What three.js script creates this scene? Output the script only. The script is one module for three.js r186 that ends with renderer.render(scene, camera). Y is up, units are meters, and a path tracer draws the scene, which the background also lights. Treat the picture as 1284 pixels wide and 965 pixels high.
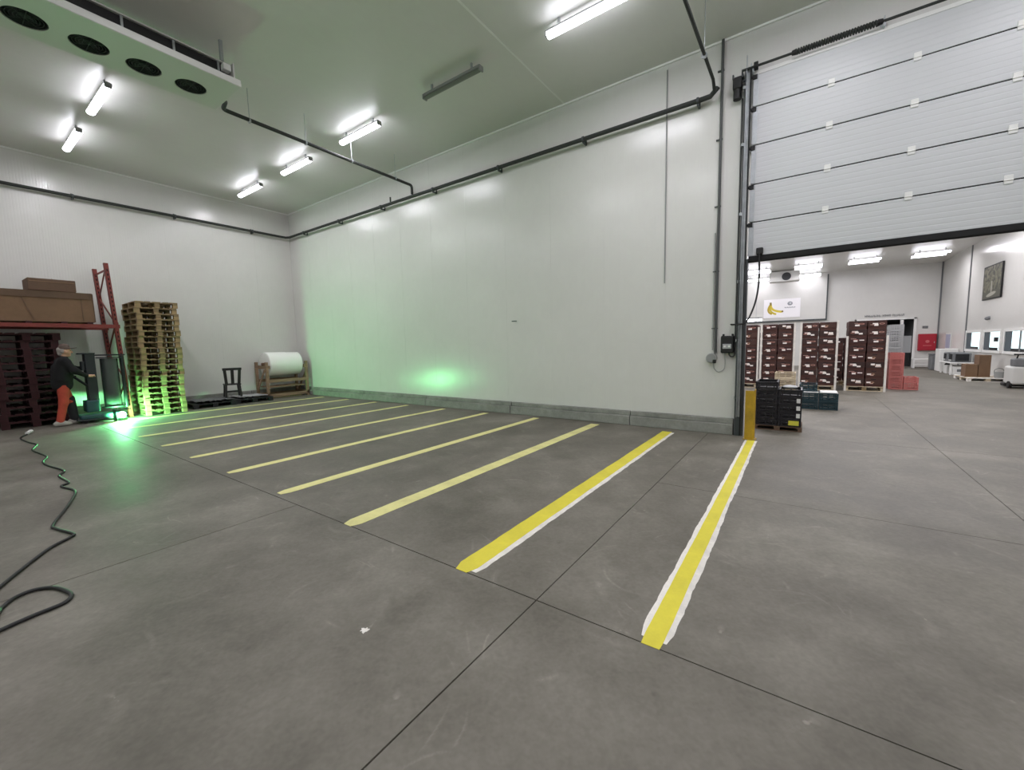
import * as THREE from 'three';
import { RoundedBoxGeometry } from 'three/addons/geometries/RoundedBoxGeometry.js';
import { mergeGeometries, mergeVertices } from 'three/addons/utils/BufferGeometryUtils.js';
import { RectAreaLightUniformsLib } from 'three/addons/lights/RectAreaLightUniformsLib.js';
import { MarchingCubes } from 'three/addons/objects/MarchingCubes.js';

// ---------------------------------------------------------------- camera, exposure
const scene = new THREE.Scene();
const camera = new THREE.PerspectiveCamera(86.13, 1284 / 965, 0.05, 80);
camera.position.set(0, 1.5, 0);
camera.rotation.set(-0.09609, 0.61768, -0.02167, 'YXZ');
scene.background = new THREE.Color(0x000000);
const renderer = new THREE.WebGLRenderer();
renderer.toneMapping = THREE.LinearToneMapping;
renderer.toneMappingExposure = 1.4;
renderer.shadowMap.enabled = true;
RectAreaLightUniformsLib.init();
const HALL_LAMP = 103, BACK_LAMP = 98, HALL_GLOW = 11, GREEN = 22;

// ---------------------------------------------------------------- helpers
let seed = 7;
const rnd = () => { seed = (seed * 1664525 + 1013904223) >>> 0; return seed / 4294967296; };
const rr = (a, b) => a + (b - a) * rnd();
const ORD = ['first', 'second', 'third', 'fourth', 'fifth', 'sixth', 'seventh', 'eighth', 'ninth', 'tenth', 'eleventh', 'twelfth', 'thirteenth', 'fourteenth', 'fifteenth', 'sixteenth', 'seventeenth', 'eighteenth', 'nineteenth', 'topmost'];
const taken = {};
const numbered = (n) => { const k = taken[n] = (taken[n] ?? -1) + 1; return k ? n + '_' + String(k).padStart(3, '0') : n; };
function mUV(g) {            // uv in metres, from the way each face points
  g = g.index ? g.toNonIndexed() : g;
  const p = g.attributes.position, uv = new Float32Array(p.count * 2), a = new THREE.Vector3(), b = new THREE.Vector3(), c = new THREE.Vector3();
  for (let i = 0; i < p.count; i += 3) {
    a.fromBufferAttribute(p, i); b.fromBufferAttribute(p, i + 1).sub(a); c.fromBufferAttribute(p, i + 2).sub(a); b.cross(c);
    const ax = Math.abs(b.x), ay = Math.abs(b.y), az = Math.abs(b.z);
    for (let k = i; k < i + 3; k++) {
      const x = p.getX(k), y = p.getY(k), z = p.getZ(k);
      uv[k * 2] = ay >= ax && ay >= az ? x : ax >= az ? z : x;
      uv[k * 2 + 1] = ay >= ax && ay >= az ? z : y;
    }
  }
  g.setAttribute('uv', new THREE.BufferAttribute(uv, 2));
  return g;
}
const box = (w, h, d, x = 0, y = 0, z = 0) => mUV(new THREE.BoxGeometry(w, h, d).translate(x, y, z));
const rbox = (w, h, d, x = 0, y = 0, z = 0, r = 0.01, s = 2) => mUV(new RoundedBoxGeometry(w, h, d, s, r).translate(x, y, z));
const ext = (x0, x1, y0, y1, z0, z1) => box(x1 - x0, y1 - y0, z1 - z0, (x0 + x1) / 2, (y0 + y1) / 2, (z0 + z1) / 2);
function cyl(r, h, x = 0, y = 0, z = 0, axis = 'y', r2 = r, seg = 24) {
  const g = new THREE.CylinderGeometry(r2, r, h, seg);
  if (axis === 'x') g.rotateZ(Math.PI / 2);
  if (axis === 'z') g.rotateX(Math.PI / 2);
  return g.toNonIndexed().translate(x, y, z);
}
const V3 = (p) => new THREE.Vector3(...p);
function bar(a, b, w, d = w) {   // a square bar between two points
  const A = V3(a), Bv = V3(b), L = A.distanceTo(Bv), g = new THREE.BoxGeometry(w, L, d);
  g.applyQuaternion(new THREE.Quaternion().setFromUnitVectors(new THREE.Vector3(0, 1, 0), Bv.clone().sub(A).normalize()));
  return mUV(g.translate(...A.add(Bv).multiplyScalar(0.5).toArray()));
}
function rod(a, b, r, seg = 10) {
  const A = V3(a), Bv = V3(b), L = A.distanceTo(Bv), g = new THREE.CylinderGeometry(r, r, L, seg);
  g.applyQuaternion(new THREE.Quaternion().setFromUnitVectors(new THREE.Vector3(0, 1, 0), Bv.clone().sub(A).normalize()));
  return g.toNonIndexed().translate(...A.add(Bv).multiplyScalar(0.5).toArray());
}
function pipe(pts, r, bend = 0.1, seg = 12) {
  const P = pts.map(V3), path = new THREE.CurvePath(); let from = P[0], n = 1;
  for (let i = 1; i < P.length; i++) {
    if (i === P.length - 1) { path.add(new THREE.LineCurve3(from, P[i])); break; }
    const b = Math.min(bend, P[i].distanceTo(P[i - 1]) * 0.45, P[i].distanceTo(P[i + 1]) * 0.45);
    const p = P[i].clone().add(P[i - 1].clone().sub(P[i]).setLength(b)), q = P[i].clone().add(P[i + 1].clone().sub(P[i]).setLength(b));
    path.add(new THREE.LineCurve3(from, p)); path.add(new THREE.QuadraticBezierCurve3(p, P[i], q)); from = q; n++;
  }
  return new THREE.TubeGeometry(path, 60 * n, r, seg).toNonIndexed();
}
const tube = (pts, r, n = 80, seg = 8, closed = false) => new THREE.TubeGeometry(new THREE.CatmullRomCurve3(pts.map(V3), closed, 'catmullrom', 0.5), n, r, seg, closed).toNonIndexed();
const merge = (a) => mergeGeometries(a.map((g) => (g.index ? g.toNonIndexed() : g)));
function add(parent, name, geo, mat, label) {
  const m = new THREE.Mesh(Array.isArray(geo) ? merge(geo) : geo, mat);
  m.name = name; m.castShadow = m.receiveShadow = true; if (label) m.userData.label = label;
  parent.add(m); return m;
}
function thing(name, label, category, pos = [0, 0, 0], turn = 0, group) {
  const o = new THREE.Group(); o.name = numbered(name); o.position.set(...pos); o.rotation.y = turn;
  o.userData = { label, category }; if (group) o.userData.group = group;
  scene.add(o); return o;
}
function single(name, label, category, geo, mat, group, pos) {
  const m = add(scene, numbered(name), geo, mat); m.userData = { label, category }; if (group) m.userData.group = group;
  if (pos) m.position.set(...pos);
  return m;
}
function struct(name, label, category) { const o = thing(name, label, category); o.userData.kind = 'structure'; return o; }
function copy(src, pos, turn, label) {
  const o = src.clone(); o.name = numbered(src.userData.stem ?? src.name); o.position.set(...pos); if (turn !== undefined) o.rotation.y = turn;
  o.userData = { ...src.userData }; if (label) o.userData.label = label; scene.add(o); return o;
}

// ---------------------------------------------------------------- textures
function lattice(n, s) { let q = s >>> 0; const a = new Float32Array(n * n); for (let i = 0; i < a.length; i++) { q = (q * 1664525 + 1013904223) >>> 0; a[i] = q / 4294967296; } return a; }
function noiseField(W, H, cx, cy, s) {   // tiling value noise
  const n = Math.max(cx, cy), L = lattice(n, s), out = new Float32Array(W * H);
  for (let y = 0; y < H; y++) {
    const fy = y / H * cy, y0 = Math.floor(fy), ty = fy - y0, sy = ty * ty * (3 - 2 * ty), r0 = (y0 % cy) * n, r1 = ((y0 + 1) % cy) * n;
    for (let x = 0; x < W; x++) {
      const fx = x / W * cx, x0 = Math.floor(fx), tx = fx - x0, sx = tx * tx * (3 - 2 * tx), c0 = x0 % cx, c1 = (x0 + 1) % cx;
      const a = L[r0 + c0] + (L[r0 + c1] - L[r0 + c0]) * sx, b = L[r1 + c0] + (L[r1 + c1] - L[r1 + c0]) * sx;
      out[y * W + x] = a + (b - a) * sy;
    }
  }
  return out;
}
function fbm(W, H, list) {
  const out = new Float32Array(W * H); let t = 0;
  list.forEach(([cx, cy, amp], i) => { const f = noiseField(W, H, cx, cy, 1234 + i * 77 + cx * 13); for (let k = 0; k < out.length; k++) out[k] += f[k] * amp; t += amp; });
  for (let k = 0; k < out.length; k++) out[k] = out[k] / t - 0.5;
  return out;
}
function tex(W, H, fn, size, srgb = true) {
  const d = new Uint8Array(W * H * 4);
  for (let i = 0; i < W * H; i++) { const c = fn(i); d[i * 4] = c[0]; d[i * 4 + 1] = c[1]; d[i * 4 + 2] = c[2]; d[i * 4 + 3] = 255; }
  const t = new THREE.DataTexture(d, W, H); t.wrapS = t.wrapT = THREE.RepeatWrapping; t.magFilter = THREE.LinearFilter; t.minFilter = THREE.LinearMipmapLinearFilter; t.generateMipmaps = true;
  if (srgb) t.colorSpace = THREE.SRGBColorSpace;
  t.repeat.set(1 / size[0], 1 / size[1]); t.needsUpdate = true; return t;
}
const cl = (v) => Math.max(0, Math.min(255, v));
// concrete floor: clouds, trowel marks, pale scuffs, dark spots
const CS = 2048, CM = 10;
const cloud = fbm(CS, CS, [[5, 5, 0.6], [12, 12, 0.9], [27, 27, 0.9], [61, 61, 0.55], [140, 140, 0.3]]), grain = fbm(CS, CS, [[420, 420, 1], [900, 900, 1]]);
const marks = new Float32Array(CS * CS);
function stroke(x, y, ang, len, curl, w, a) {
  for (let s = 0; s < len; s += 1) {
    ang += curl; x += Math.cos(ang); y += Math.sin(ang);
    const f = a * Math.sin(Math.PI * s / len) * (0.55 + 0.45 * rnd());
    for (let j = -w; j <= w; j++) for (let i = -w; i <= w; i++) {
      const d = Math.hypot(i, j) / (w + 0.5); if (d > 1) continue;
      const k = ((Math.round(y + j) % CS + CS) % CS) * CS + (Math.round(x + i) % CS + CS) % CS;
      if (Math.abs(marks[k]) < Math.abs(f)) marks[k] += (f * (1 - d) - marks[k]) * 0.5;
    }
  }
}
for (let i = 0; i < 420; i++) stroke(rnd() * CS, rnd() * CS, rnd() * 6.3, rr(15, 90), rr(-0.03, 0.03), Math.floor(rr(2, 9)), rr(8, 26));
for (let i = 0; i < 150; i++) { const x = rnd() * CS, y = rnd() * CS, a = rnd() * 6.3; for (let k = 0; k < 3; k++) stroke(x + rr(-20, 20), y + rr(-20, 20), a + rr(-0.3, 0.3), rr(20, 60), rr(-0.02, 0.02), 1, rr(10, 30)); }
for (let i = 0; i < 90; i++) stroke(rnd() * CS, rnd() * CS, rnd() * 6.3, rr(4, 14), 0.1, Math.floor(rr(2, 6)), -rr(5, 16));
const concreteMap = tex(CS, CS, (i) => { const v = 103 + cloud[i] * 74 + grain[i] * 15 + marks[i] * 2.2; return [cl(v + 4), cl(v), cl(v - 10)]; }, [CM, CM]);
const concreteRough = tex(1024, 1024, (i) => { const y = Math.floor(i / 1024), x = i % 1024, k = y * 2 * CS + x * 2, v = 156 + cloud[k] * 70 + marks[k] * 0.6; return [cl(v), cl(v), cl(v)]; }, [CM, CM], false);
const concreteBump = tex(1024, 1024, (i) => { const y = Math.floor(i / 1024), x = i % 1024, k = y * 2 * CS + x * 2, v = 128 + cloud[k] * 80 + grain[k] * 90; return [cl(v), cl(v), cl(v)]; }, [CM, CM], false);
// profiled sheet: fine upright lines pressed into coated steel
const ribLine = new Float32Array(512); { for (let k = 0; k < 24; k++) { const c = (k + 0.5) * 512 / 24, d = rr(0.35, 1); for (let i = 0; i < 512; i++) { const t = Math.abs(i - c) / 5; if (t < 1) ribLine[i] = d * (0.5 + 0.5 * Math.cos(Math.PI * t)); } } }
const ribBump = tex(512, 4, (i) => { const v = 200 - ribLine[i % 512] * 160; return [v, v, v]; }, [1.15, 1], false);
const sheetCloud = fbm(512, 512, [[3, 3, 1], [8, 8, 0.6], [40, 24, 0.3]]);
const sheetMap = tex(512, 512, (i) => { const v = sheetCloud[i] * 10; return [cl(213 + v), cl(212 + v), cl(207 + v)]; }, [3.7, 3.7]);
const doorRib = tex(4, 256, (i) => { const y = Math.floor(i / 4), t = (y % 32) / 32, v = t < 0.16 ? 90 : 200; return [v, v, v]; }, [1, 0.545], false);
const woodGrain = fbm(512, 512, [[6, 90, 1], [14, 200, 0.8], [3, 8, 0.6]]);
const wood = (r, g, b, s) => tex(512, 512, (i) => { const v = 1 + woodGrain[i] * s; return [cl(r * v), cl(g * v), cl(b * v)]; }, [0.9, 0.9]);
const softCloud = fbm(256, 256, [[3, 3, 1], [7, 7, 0.7], [18, 18, 0.5], [70, 70, 0.4]]);
const mottled = (r, g, b, s, size = 1.3) => tex(256, 256, (i) => { const v = 1 + softCloud[i] * s; return [cl(r * v), cl(g * v), cl(b * v)]; }, [size, size]);
const grey = (s, base) => tex(256, 256, (i) => { const v = cl(base + softCloud[i] * s); return [v, v, v]; }, [0.8, 0.8], false);
const roughSoft = grey(90, 150);
function canvasTex(w, h, draw) {
  const c = document.createElement('canvas'); c.width = w; c.height = h; draw(c.getContext('2d'), w, h);
  const t = new THREE.CanvasTexture(c); t.colorSpace = THREE.SRGBColorSpace; return t;
}

// ---------------------------------------------------------------- materials
const std = (o) => new THREE.MeshStandardMaterial(o);
const M = {
  floor: std({ map: concreteMap, roughnessMap: concreteRough, roughness: 1, bumpMap: concreteBump, bumpScale: 0.0012 }),
  joint: std({ color: 0x2a2826, roughness: 0.95 }),
  kerb: std({ map: mottled(134, 134, 128, 0.5, 1.7), roughness: 0.85, bumpMap: grey(160, 128), bumpScale: 0.004 }),
  sheet: std({ map: sheetMap, roughness: 0.22, bumpMap: ribBump, bumpScale: 0.0015 }),
  ceil: std({ map: sheetMap, roughness: 0.34, bumpMap: ribBump, bumpScale: 0.0009 }),
  cooler: std({ color: 0xcfcfca, roughness: 0.45 }),
  core: std({ color: 0xcfcfc8, roughness: 0.8 }),
  white: std({ color: 0xe6e6e2, roughness: 0.4 }),
  offwhite: std({ color: 0xcdcdc8, roughness: 0.5 }),
  door: std({ color: 0xc9cbcc, roughness: 0.36, bumpMap: doorRib, bumpScale: 0.0026 }),
  galv: std({ map: mottled(176, 180, 182, 0.25, 0.3), metalness: 0.8, roughness: 0.45 }),
  steelDark: std({ color: 0x4b4f50, roughness: 0.5, metalness: 0.4 }),
  black: std({ color: 0x141414, roughness: 0.6 }),
  rubber: std({ color: 0x0e0e0e, roughness: 0.75 }),
  insul: std({ color: 0x2e312e, roughness: 0.7 }),
  pvc: std({ color: 0x4a4c4b, roughness: 0.55 }),
  pvcLight: std({ color: 0xa4a6a2, roughness: 0.55 }),
  lampBody: std({ color: 0x8b8d8b, roughness: 0.5 }),
  lampOn: std({ color: 0xffffff, emissive: 0xf4f3ff, emissiveIntensity: HALL_GLOW, roughness: 0.4 }),
  lampOnBack: std({ color: 0xffffff, emissive: 0xf6f4ff, emissiveIntensity: 7, roughness: 0.4 }),
  lampOff: std({ color: 0x6d6f68, roughness: 0.35 }),
  yellow: std({ map: mottled(220, 208, 62, 0.12, 0.6), roughness: 0.55 }),
  yellowOld: std({ map: mottled(222, 217, 146, 0.18, 0.6), roughness: 0.6 }),
  paintWhite: std({ map: mottled(226, 222, 214, 0.2, 0.25), roughness: 0.7 }),
  post: std({ map: mottled(172, 138, 28, 0.4, 0.5), roughness: 0.5 }),
  pallet: std({ map: wood(148, 127, 92, 0.5), roughness: 0.85 }),
  palletB: std({ map: wood(126, 108, 78, 0.55), roughness: 0.85 }),
  palletRed: std({ map: wood(54, 19, 22, 0.5), roughness: 0.8 }),  // red darkened to put the shadow under the rack into the colour
  timber: std({ map: wood(146, 122, 98, 0.4), roughness: 0.8 }),
  palletPale: std({ map: wood(190, 176, 150, 0.4), roughness: 0.85 }),
  cardboard: std({ map: mottled(114, 89, 67, 0.22, 0.9), roughness: 0.9 }),
  cardboardDark: std({ map: mottled(97, 77, 61, 0.24, 0.9), roughness: 0.9 }),
  tape: std({ color: 0x8a6a4a, roughness: 0.3 }),
  rackRed: std({ map: mottled(118, 46, 38, 0.3, 0.5), roughness: 0.5 }),
  rackHole: std({ color: 0x1c0b08, roughness: 0.9 }),
  film: new THREE.MeshPhysicalMaterial({ color: 0xfafaf6, roughness: 0.25, clearcoat: 0.6, clearcoatRoughness: 0.25 }),
  filmGrey: new THREE.MeshPhysicalMaterial({ color: 0x3c4341, roughness: 0.22, clearcoat: 0.6, clearcoatRoughness: 0.2 }),
  cableBlack: std({ color: 0x191a1a, roughness: 0.55 }),
  crateBlack: std({ color: 0x17161c, roughness: 0.45 }),
  crateTeal: std({ color: 0x1f3a42, roughness: 0.45 }),
  crateRed: std({ color: 0xcc7872, roughness: 0.5 }),
  crateGrey: std({ color: 0xa9abab, roughness: 0.5 }),
  bananaBrown: std({ map: mottled(74, 44, 37, 0.35, 0.4), roughness: 0.75 }),
  labelWhite: std({ color: 0xdcdcd8, roughness: 0.6 }),
  labelYellow: std({ color: 0xd8d34a, roughness: 0.6 }),
  fireRed: std({ color: 0xa3172b, roughness: 0.4 }),
  teal: std({ color: 0x23484c, roughness: 0.45 }),
  machine: std({ color: 0x1d2326, roughness: 0.5 }),
  jacket: std({ map: mottled(15, 15, 17, 0.3, 0.2), roughness: 0.9 }),
  trousers: std({ map: mottled(178, 72, 54, 0.2, 0.25), roughness: 0.85 }),
  trousersDark: std({ color: 0x222226, roughness: 0.85 }),
  shoe: std({ color: 0xa8a49c, roughness: 0.7 }),
  skin: std({ color: 0xc79a80, roughness: 0.6 }),
  hair: std({ color: 0x9a948c, roughness: 0.8 }),
  cap: std({ color: 0x5a4b44, roughness: 0.85 }),
  chair: std({ color: 0x1d1c1b, roughness: 0.5 }),
  greyPlastic: std({ color: 0x6d6f70, roughness: 0.55 }),
  screen: std({ color: 0x1a1d20, roughness: 0.25 }),
  dark_reveal: std({ color: 0x50595e, roughness: 0.9 }),
  fan: std({ color: 0x26282a, roughness: 0.55 }),
  pane: std({ color: 0x9fb7bd, emissive: 0xd8f4f8, emissiveIntensity: 1.3, roughness: 0.15 }),
};

// ---------------------------------------------------------------- setting: floor slabs
const XL = -14.35, XR = 7, ZB = -7.4, ZF = 5, H = 6.03;
{
  const f = struct('floor', 'grey power-floated concrete floor with sawn joints and pale scuffs', 'floor');
  add(f, 'joint_bed', ext(XL - 0.2, XR + 0.2, -0.2, -0.012, -29.5, ZF + 0.2), M.joint);
  const slab = (x0, x1, z0, z1, g = 0.004) => add(f, 'slab', ext(x0 + g, x1 - g, -0.06, 0, z0 + g, z1 - g), M.floor);
  const g = 0.0018;
  slab(XL - 0.2, -1.236, -7.6, -1.94);
  slab(-1.236, 1.5, -7.6, -4.4, 0.003); slab(-1.236, 1.5, -4.4, -1.94, 0.003); slab(1.5, XR + 0.2, -7.6, -1.94, 0.003);
  slab(XL - 0.2, -3.97, -1.94, ZF + 0.2); slab(-3.97, -1.236, -1.94, ZF + 0.2); slab(-1.236, 1.5, -1.94, ZF + 0.2); slab(1.5, XR + 0.2, -1.94, ZF + 0.2);
  slab(-8.2, 1.5, -14, -7.6, 0.003); slab(1.5, 5.5, -14, -7.6, 0.003); slab(-8.2, 5.5, -29.5, -14, 0.003);
}
// walls of coated sandwich panels on a core
function panels(parent, from, to, step, make, mat) { const n = Math.round((to - from) / step), w = (to - from) / n; for (let k = 0; k < n; k++) add(parent, 'wall_panel', make(from + k * w + 0.0015, from + (k + 1) * w - 0.0015), mat); }
const OX0 = -0.78, OX1 = 3.3, OH = 4.3;
{
  const w = struct('wall_back', 'long white wall of upright sandwich panels beside the roller door', 'wall');
  add(w, 'core', [ext(XL - 0.2, OX0, 0, H, -7.58, -7.4025), ext(OX1, XR + 0.2, 0, H, -7.58, -7.4025), ext(OX0, OX1, OH, H, -7.58, -7.4025)], M.core);
  panels(w, XL, OX0 - 0.08, 1.15, (a, b) => ext(a, b, 0, H, -7.42, ZB), M.sheet);
  panels(w, OX0 - 0.08, OX1 + 0.08, 1.15, (a, b) => ext(a, b, OH, H, -7.42, ZB), M.sheet);
  panels(w, OX1 + 0.08, XR, 1.15, (a, b) => ext(a, b, 0, H, -7.42, ZB), M.sheet);
  const l = struct('wall_left', 'white panelled end wall behind the rack and the wooden pallets', 'wall');
  add(l, 'core', ext(XL - 0.2, XL - 0.0025, 0, H, -7.6, ZF + 0.2), M.core);
  panels(l, ZB, ZF, 1.15, (a, b) => ext(XL - 0.02, XL, 0, H, a, b), M.sheet);
  const r = struct('wall_right', 'white panelled wall closing the hall on the door side', 'wall');
  add(r, 'core', ext(XR, XR + 0.2, 0, H, -7.6, ZF + 0.2), M.sheet);
  const n = struct('wall_near', 'white panelled wall of the hall opposite the door wall', 'wall');
  add(n, 'core', ext(XL - 0.2, XR + 0.2, 0, H, ZF, ZF + 0.2), M.sheet);
  const c = struct('ceiling', 'pale ribbed sandwich panel ceiling of the hall', 'ceiling');
  add(c, 'core', ext(XL - 0.2, XR + 0.2, H + 0.02, H + 0.2, -7.6, ZF + 0.2), M.core);
  for (const [a, b] of [[XL, -9.1], [-9.1, -3.89], [-3.89, 1.4], [1.4, XR]]) add(c, 'ceiling_panel', ext(a + 0.001, b - 0.001, H, H + 0.02, ZB, ZF), M.ceil);
  add(c, 'joint_strip', ext(-3.905, -3.875, H - 0.004, H, ZB, ZF), M.white, 'white sealing strip over a ceiling joint');
  const t = struct('trim_1', 'thin white cove strip where wall and ceiling meet', 'trim');
  add(t, 'strip', [ext(XL, XR, H - 0.03, H, ZB, ZB + 0.03)], M.white); add(t, 'strip', [ext(XL, XL + 0.03, H - 0.03, H, ZB + 0.03, ZF)], M.white);
}
// concrete kerb along the walls
{
  const k = struct('baseboard_back', 'grey concrete kerb in lengths along the long white wall', 'kerb');
  const ends = [XL, -13.3, -10.6, -7.93, -5.24, -2.56, OX0 - 0.1];
  for (let i = 0; i < ends.length - 1; i++) {
    const a = ends[i] + 0.006, b = ends[i + 1] - 0.006, dz = rr(-0.006, 0.006);
    add(k, 'kerb_stone', rbox(b - a, 0.17, 0.12, (a + b) / 2, 0.085, -7.345 + dz, 0.012), M.kerb);
    add(k, 'kerb_coping', rbox(b - a, 0.085, 0.07, (a + b) / 2, 0.2125, -7.37 + dz, 0.012), M.kerb);
  }
  const l = struct('baseboard_left', 'grey concrete kerb along the end wall', 'kerb');
  for (let z = ZF; z > -7.2; z -= 2.7) { const b = Math.max(z - 2.7, -7.28); add(l, 'kerb_stone', rbox(0.12, 0.25, z - b - 0.012, XL + 0.055, 0.125, (z + b) / 2, 0.012), M.kerb); }
}
// ---------------------------------------------------------------- the room behind the door
const BX0 = -8, BX1 = 5.3, BZ = -28.5, BH = 5.05;
{
  const w = struct('wall_far', 'white far wall of the packing room with a dark doorway', 'wall');
  add(w, 'core', [ext(BX0 - 0.2, 2.18, 0, BH, BZ - 0.2, BZ), ext(4.44, BX1 + 0.2, 0, BH, BZ - 0.2, BZ), ext(2.18, 4.44, 2.4, BH, BZ - 0.2, BZ)], M.sheet);
  const pw = struct('wall_passage', 'grey walls of the unlit passage behind the doorway', 'wall');
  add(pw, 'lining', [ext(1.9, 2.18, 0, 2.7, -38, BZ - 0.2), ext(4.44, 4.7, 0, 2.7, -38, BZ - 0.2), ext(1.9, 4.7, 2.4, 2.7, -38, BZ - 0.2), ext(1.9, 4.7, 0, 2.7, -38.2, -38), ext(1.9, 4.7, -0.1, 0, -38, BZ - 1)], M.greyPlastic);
  const r = struct('wall_packing_room', 'white side wall of the packing room with office windows', 'wall');
  add(r, 'core', ext(BX1, BX1 + 0.2, 0, BH, BZ - 0.2, -7.4), M.sheet);
  add(r, 'joint_cover', ext(BX1 - 0.03, BX1, 0, BH, -24.3, -24.22), M.greyPlastic);
  add(r, 'corner_strip', ext(BX1 - 0.05, BX1, 0, BH, BZ, BZ + 0.05), M.greyPlastic);
  const l = struct('wall_packing_room_left', 'white wall of the packing room hidden beside the door', 'wall');
  add(l, 'core', ext(BX0 - 0.2, BX0, 0, BH, BZ - 0.2, -7.6), M.sheet);
  const c = struct('ceiling_packing_room', 'white ribbed ceiling of the packing room', 'ceiling');
  add(c, 'core', ext(BX0 - 0.2, BX1 + 0.2, BH, BH + 0.2, BZ - 0.2, -7.58), M.ceil);
  [[-24.0, -22.4], [-22.0, -20.5], [-20.1, -17.7]].forEach(([z0, z1], i) => {
    const o = struct('window_' + (i + 1), ['small white framed office window beside the panel joint', 'middle office window with a dark monitor behind the pane', 'wide office window with two lit panes and a dark sill'][i], 'window');
    const y0 = 0.97, y1 = 1.6, x = BX1 - 0.03;
    add(o, 'frame', [ext(x - 0.02, BX1, y1, y1 + 0.09, z0 - 0.1, z1 + 0.1), ext(x - 0.02, BX1, y0 - 0.09, y0, z0 - 0.1, z1 + 0.1), ext(x - 0.02, BX1, y0, y1, z0 - 0.1, z0), ext(x - 0.02, BX1, y0, y1, z1, z1 + 0.1)], M.white);
    const zs = i === 2 ? [[z0 + 0.55, -18.95], [-18.85, z1]] : [[z0 + (z1 - z0) * 0.38, z1]];
    for (const [a, b] of zs) add(o, 'pane', ext(x, x + 0.01, y0 + 0.02, y1, a, b), M.pane);
    add(o, 'dark_reveal', ext(x, x + 0.012, y0, y1, z0, zs[0][0]), M.dark_reveal, 'grey blue strip painted for the dark window interior');  // dark strip painted in for the dim interior beside the lit pane
    if (i === 2) add(o, 'mullion', ext(x - 0.015, BX1, y0, y1, -18.95, -18.85), M.greyPlastic);
    add(o, 'desk_edge', ext(x - 0.004, x + 0.012, y0, y0 + 0.1, zs[0][0], z1 - 0.15), M.screen);
    if (i === 1) add(o, 'monitor', ext(x - 0.006, x + 0.012, 1.27, 1.42, -21.05, -20.65), M.screen);
  });
}

// ---------------------------------------------------------------- lamps
function tubeLamp(x, z, y, L, lit, power, label, group, twin) {
  const t = thing('tube_lamp', label, 'lamp', [x, y, z], 0, group);
  for (const dz of twin ? [-twin / 2, twin / 2] : [0]) {
    add(t, 'housing', rbox(L + 0.03, 0.045, 0.075, 0, 0.045, dz, 0.012), M.lampBody);
    const g = new THREE.CylinderGeometry(lit ? 0.06 : 0.042, lit ? 0.06 : 0.042, L, 20, 1, false, 0, Math.PI * 2).rotateZ(Math.PI / 2).scale(1, 0.72, 1).translate(0, 0, dz);
    add(t, 'diffuser', g.toNonIndexed(), lit ? (twin ? M.lampOnBack : M.lampOn) : M.lampOff);
    for (const s of [-1, 1]) add(t, 'end_cap', rbox(0.03, 0.085, 0.1, s * (L / 2 + 0.015), 0.012, dz, 0.01), M.lampBody);
    for (const s of [-1, 1]) add(t, 'bracket', box(0.03, 0.1, 0.03, s * L * 0.36, 0.11, dz), M.galv);
    if (lit) { const a = new THREE.RectAreaLight(0xfbf8ff, power, L, 0.09); a.rotation.x = -Math.PI / 2; a.position.set(0, -0.04, dz); a.name = 'tube_light'; t.add(a); }
  }
  return t;
}
const YL = 5.87;
for (const x of [-12.58, -10.12, -7.6, -2.52, 0.02, 2.5, 5]) tubeLamp(x, -5.5, YL, 1.25, true, HALL_LAMP, 'lit white tube lamp in the ceiling row near the long wall', 'lit ceiling lamps near the long wall');
tubeLamp(-5.0, -5.47, YL, 1.25, false, 0, 'unlit dark tube lamp between lit ones on the ceiling', undefined);
for (const x of [-12.42, -10.12, -5, -2.5, 0, 2.5, 5]) tubeLamp(x, -2.1, YL, 1.25, true, HALL_LAMP, 'lit white tube lamp in the ceiling row beyond the fan cooler', 'lit ceiling lamps in the row beyond the cooler');
for (const x of [-12.5, -10, -7.5, -5, -2.5, 0, 2.5, 5]) tubeLamp(x, 1.8, YL, 1.25, true, HALL_LAMP, 'lit white tube lamp in the ceiling row above the open floor', 'lit ceiling lamps above the open floor');
for (const z of [-24.4, -19.5, -14.5, -10]) for (const x of [-6.1, -4.1, -2.05, 0, 2.02, 4.12]) tubeLamp(x, z, 4.885, 1.05, true, BACK_LAMP, 'twin lit tube lamp under the packing room ceiling', 'packing room ceiling lamps', 0.7);
for (const x of [-2.25, 0]) tubeLamp(x, -27.7, 4.885, 1.1, true, 14, 'twin lit tube lamp close above the banana banner', 'lamps above the banana banner', 0.4);

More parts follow.
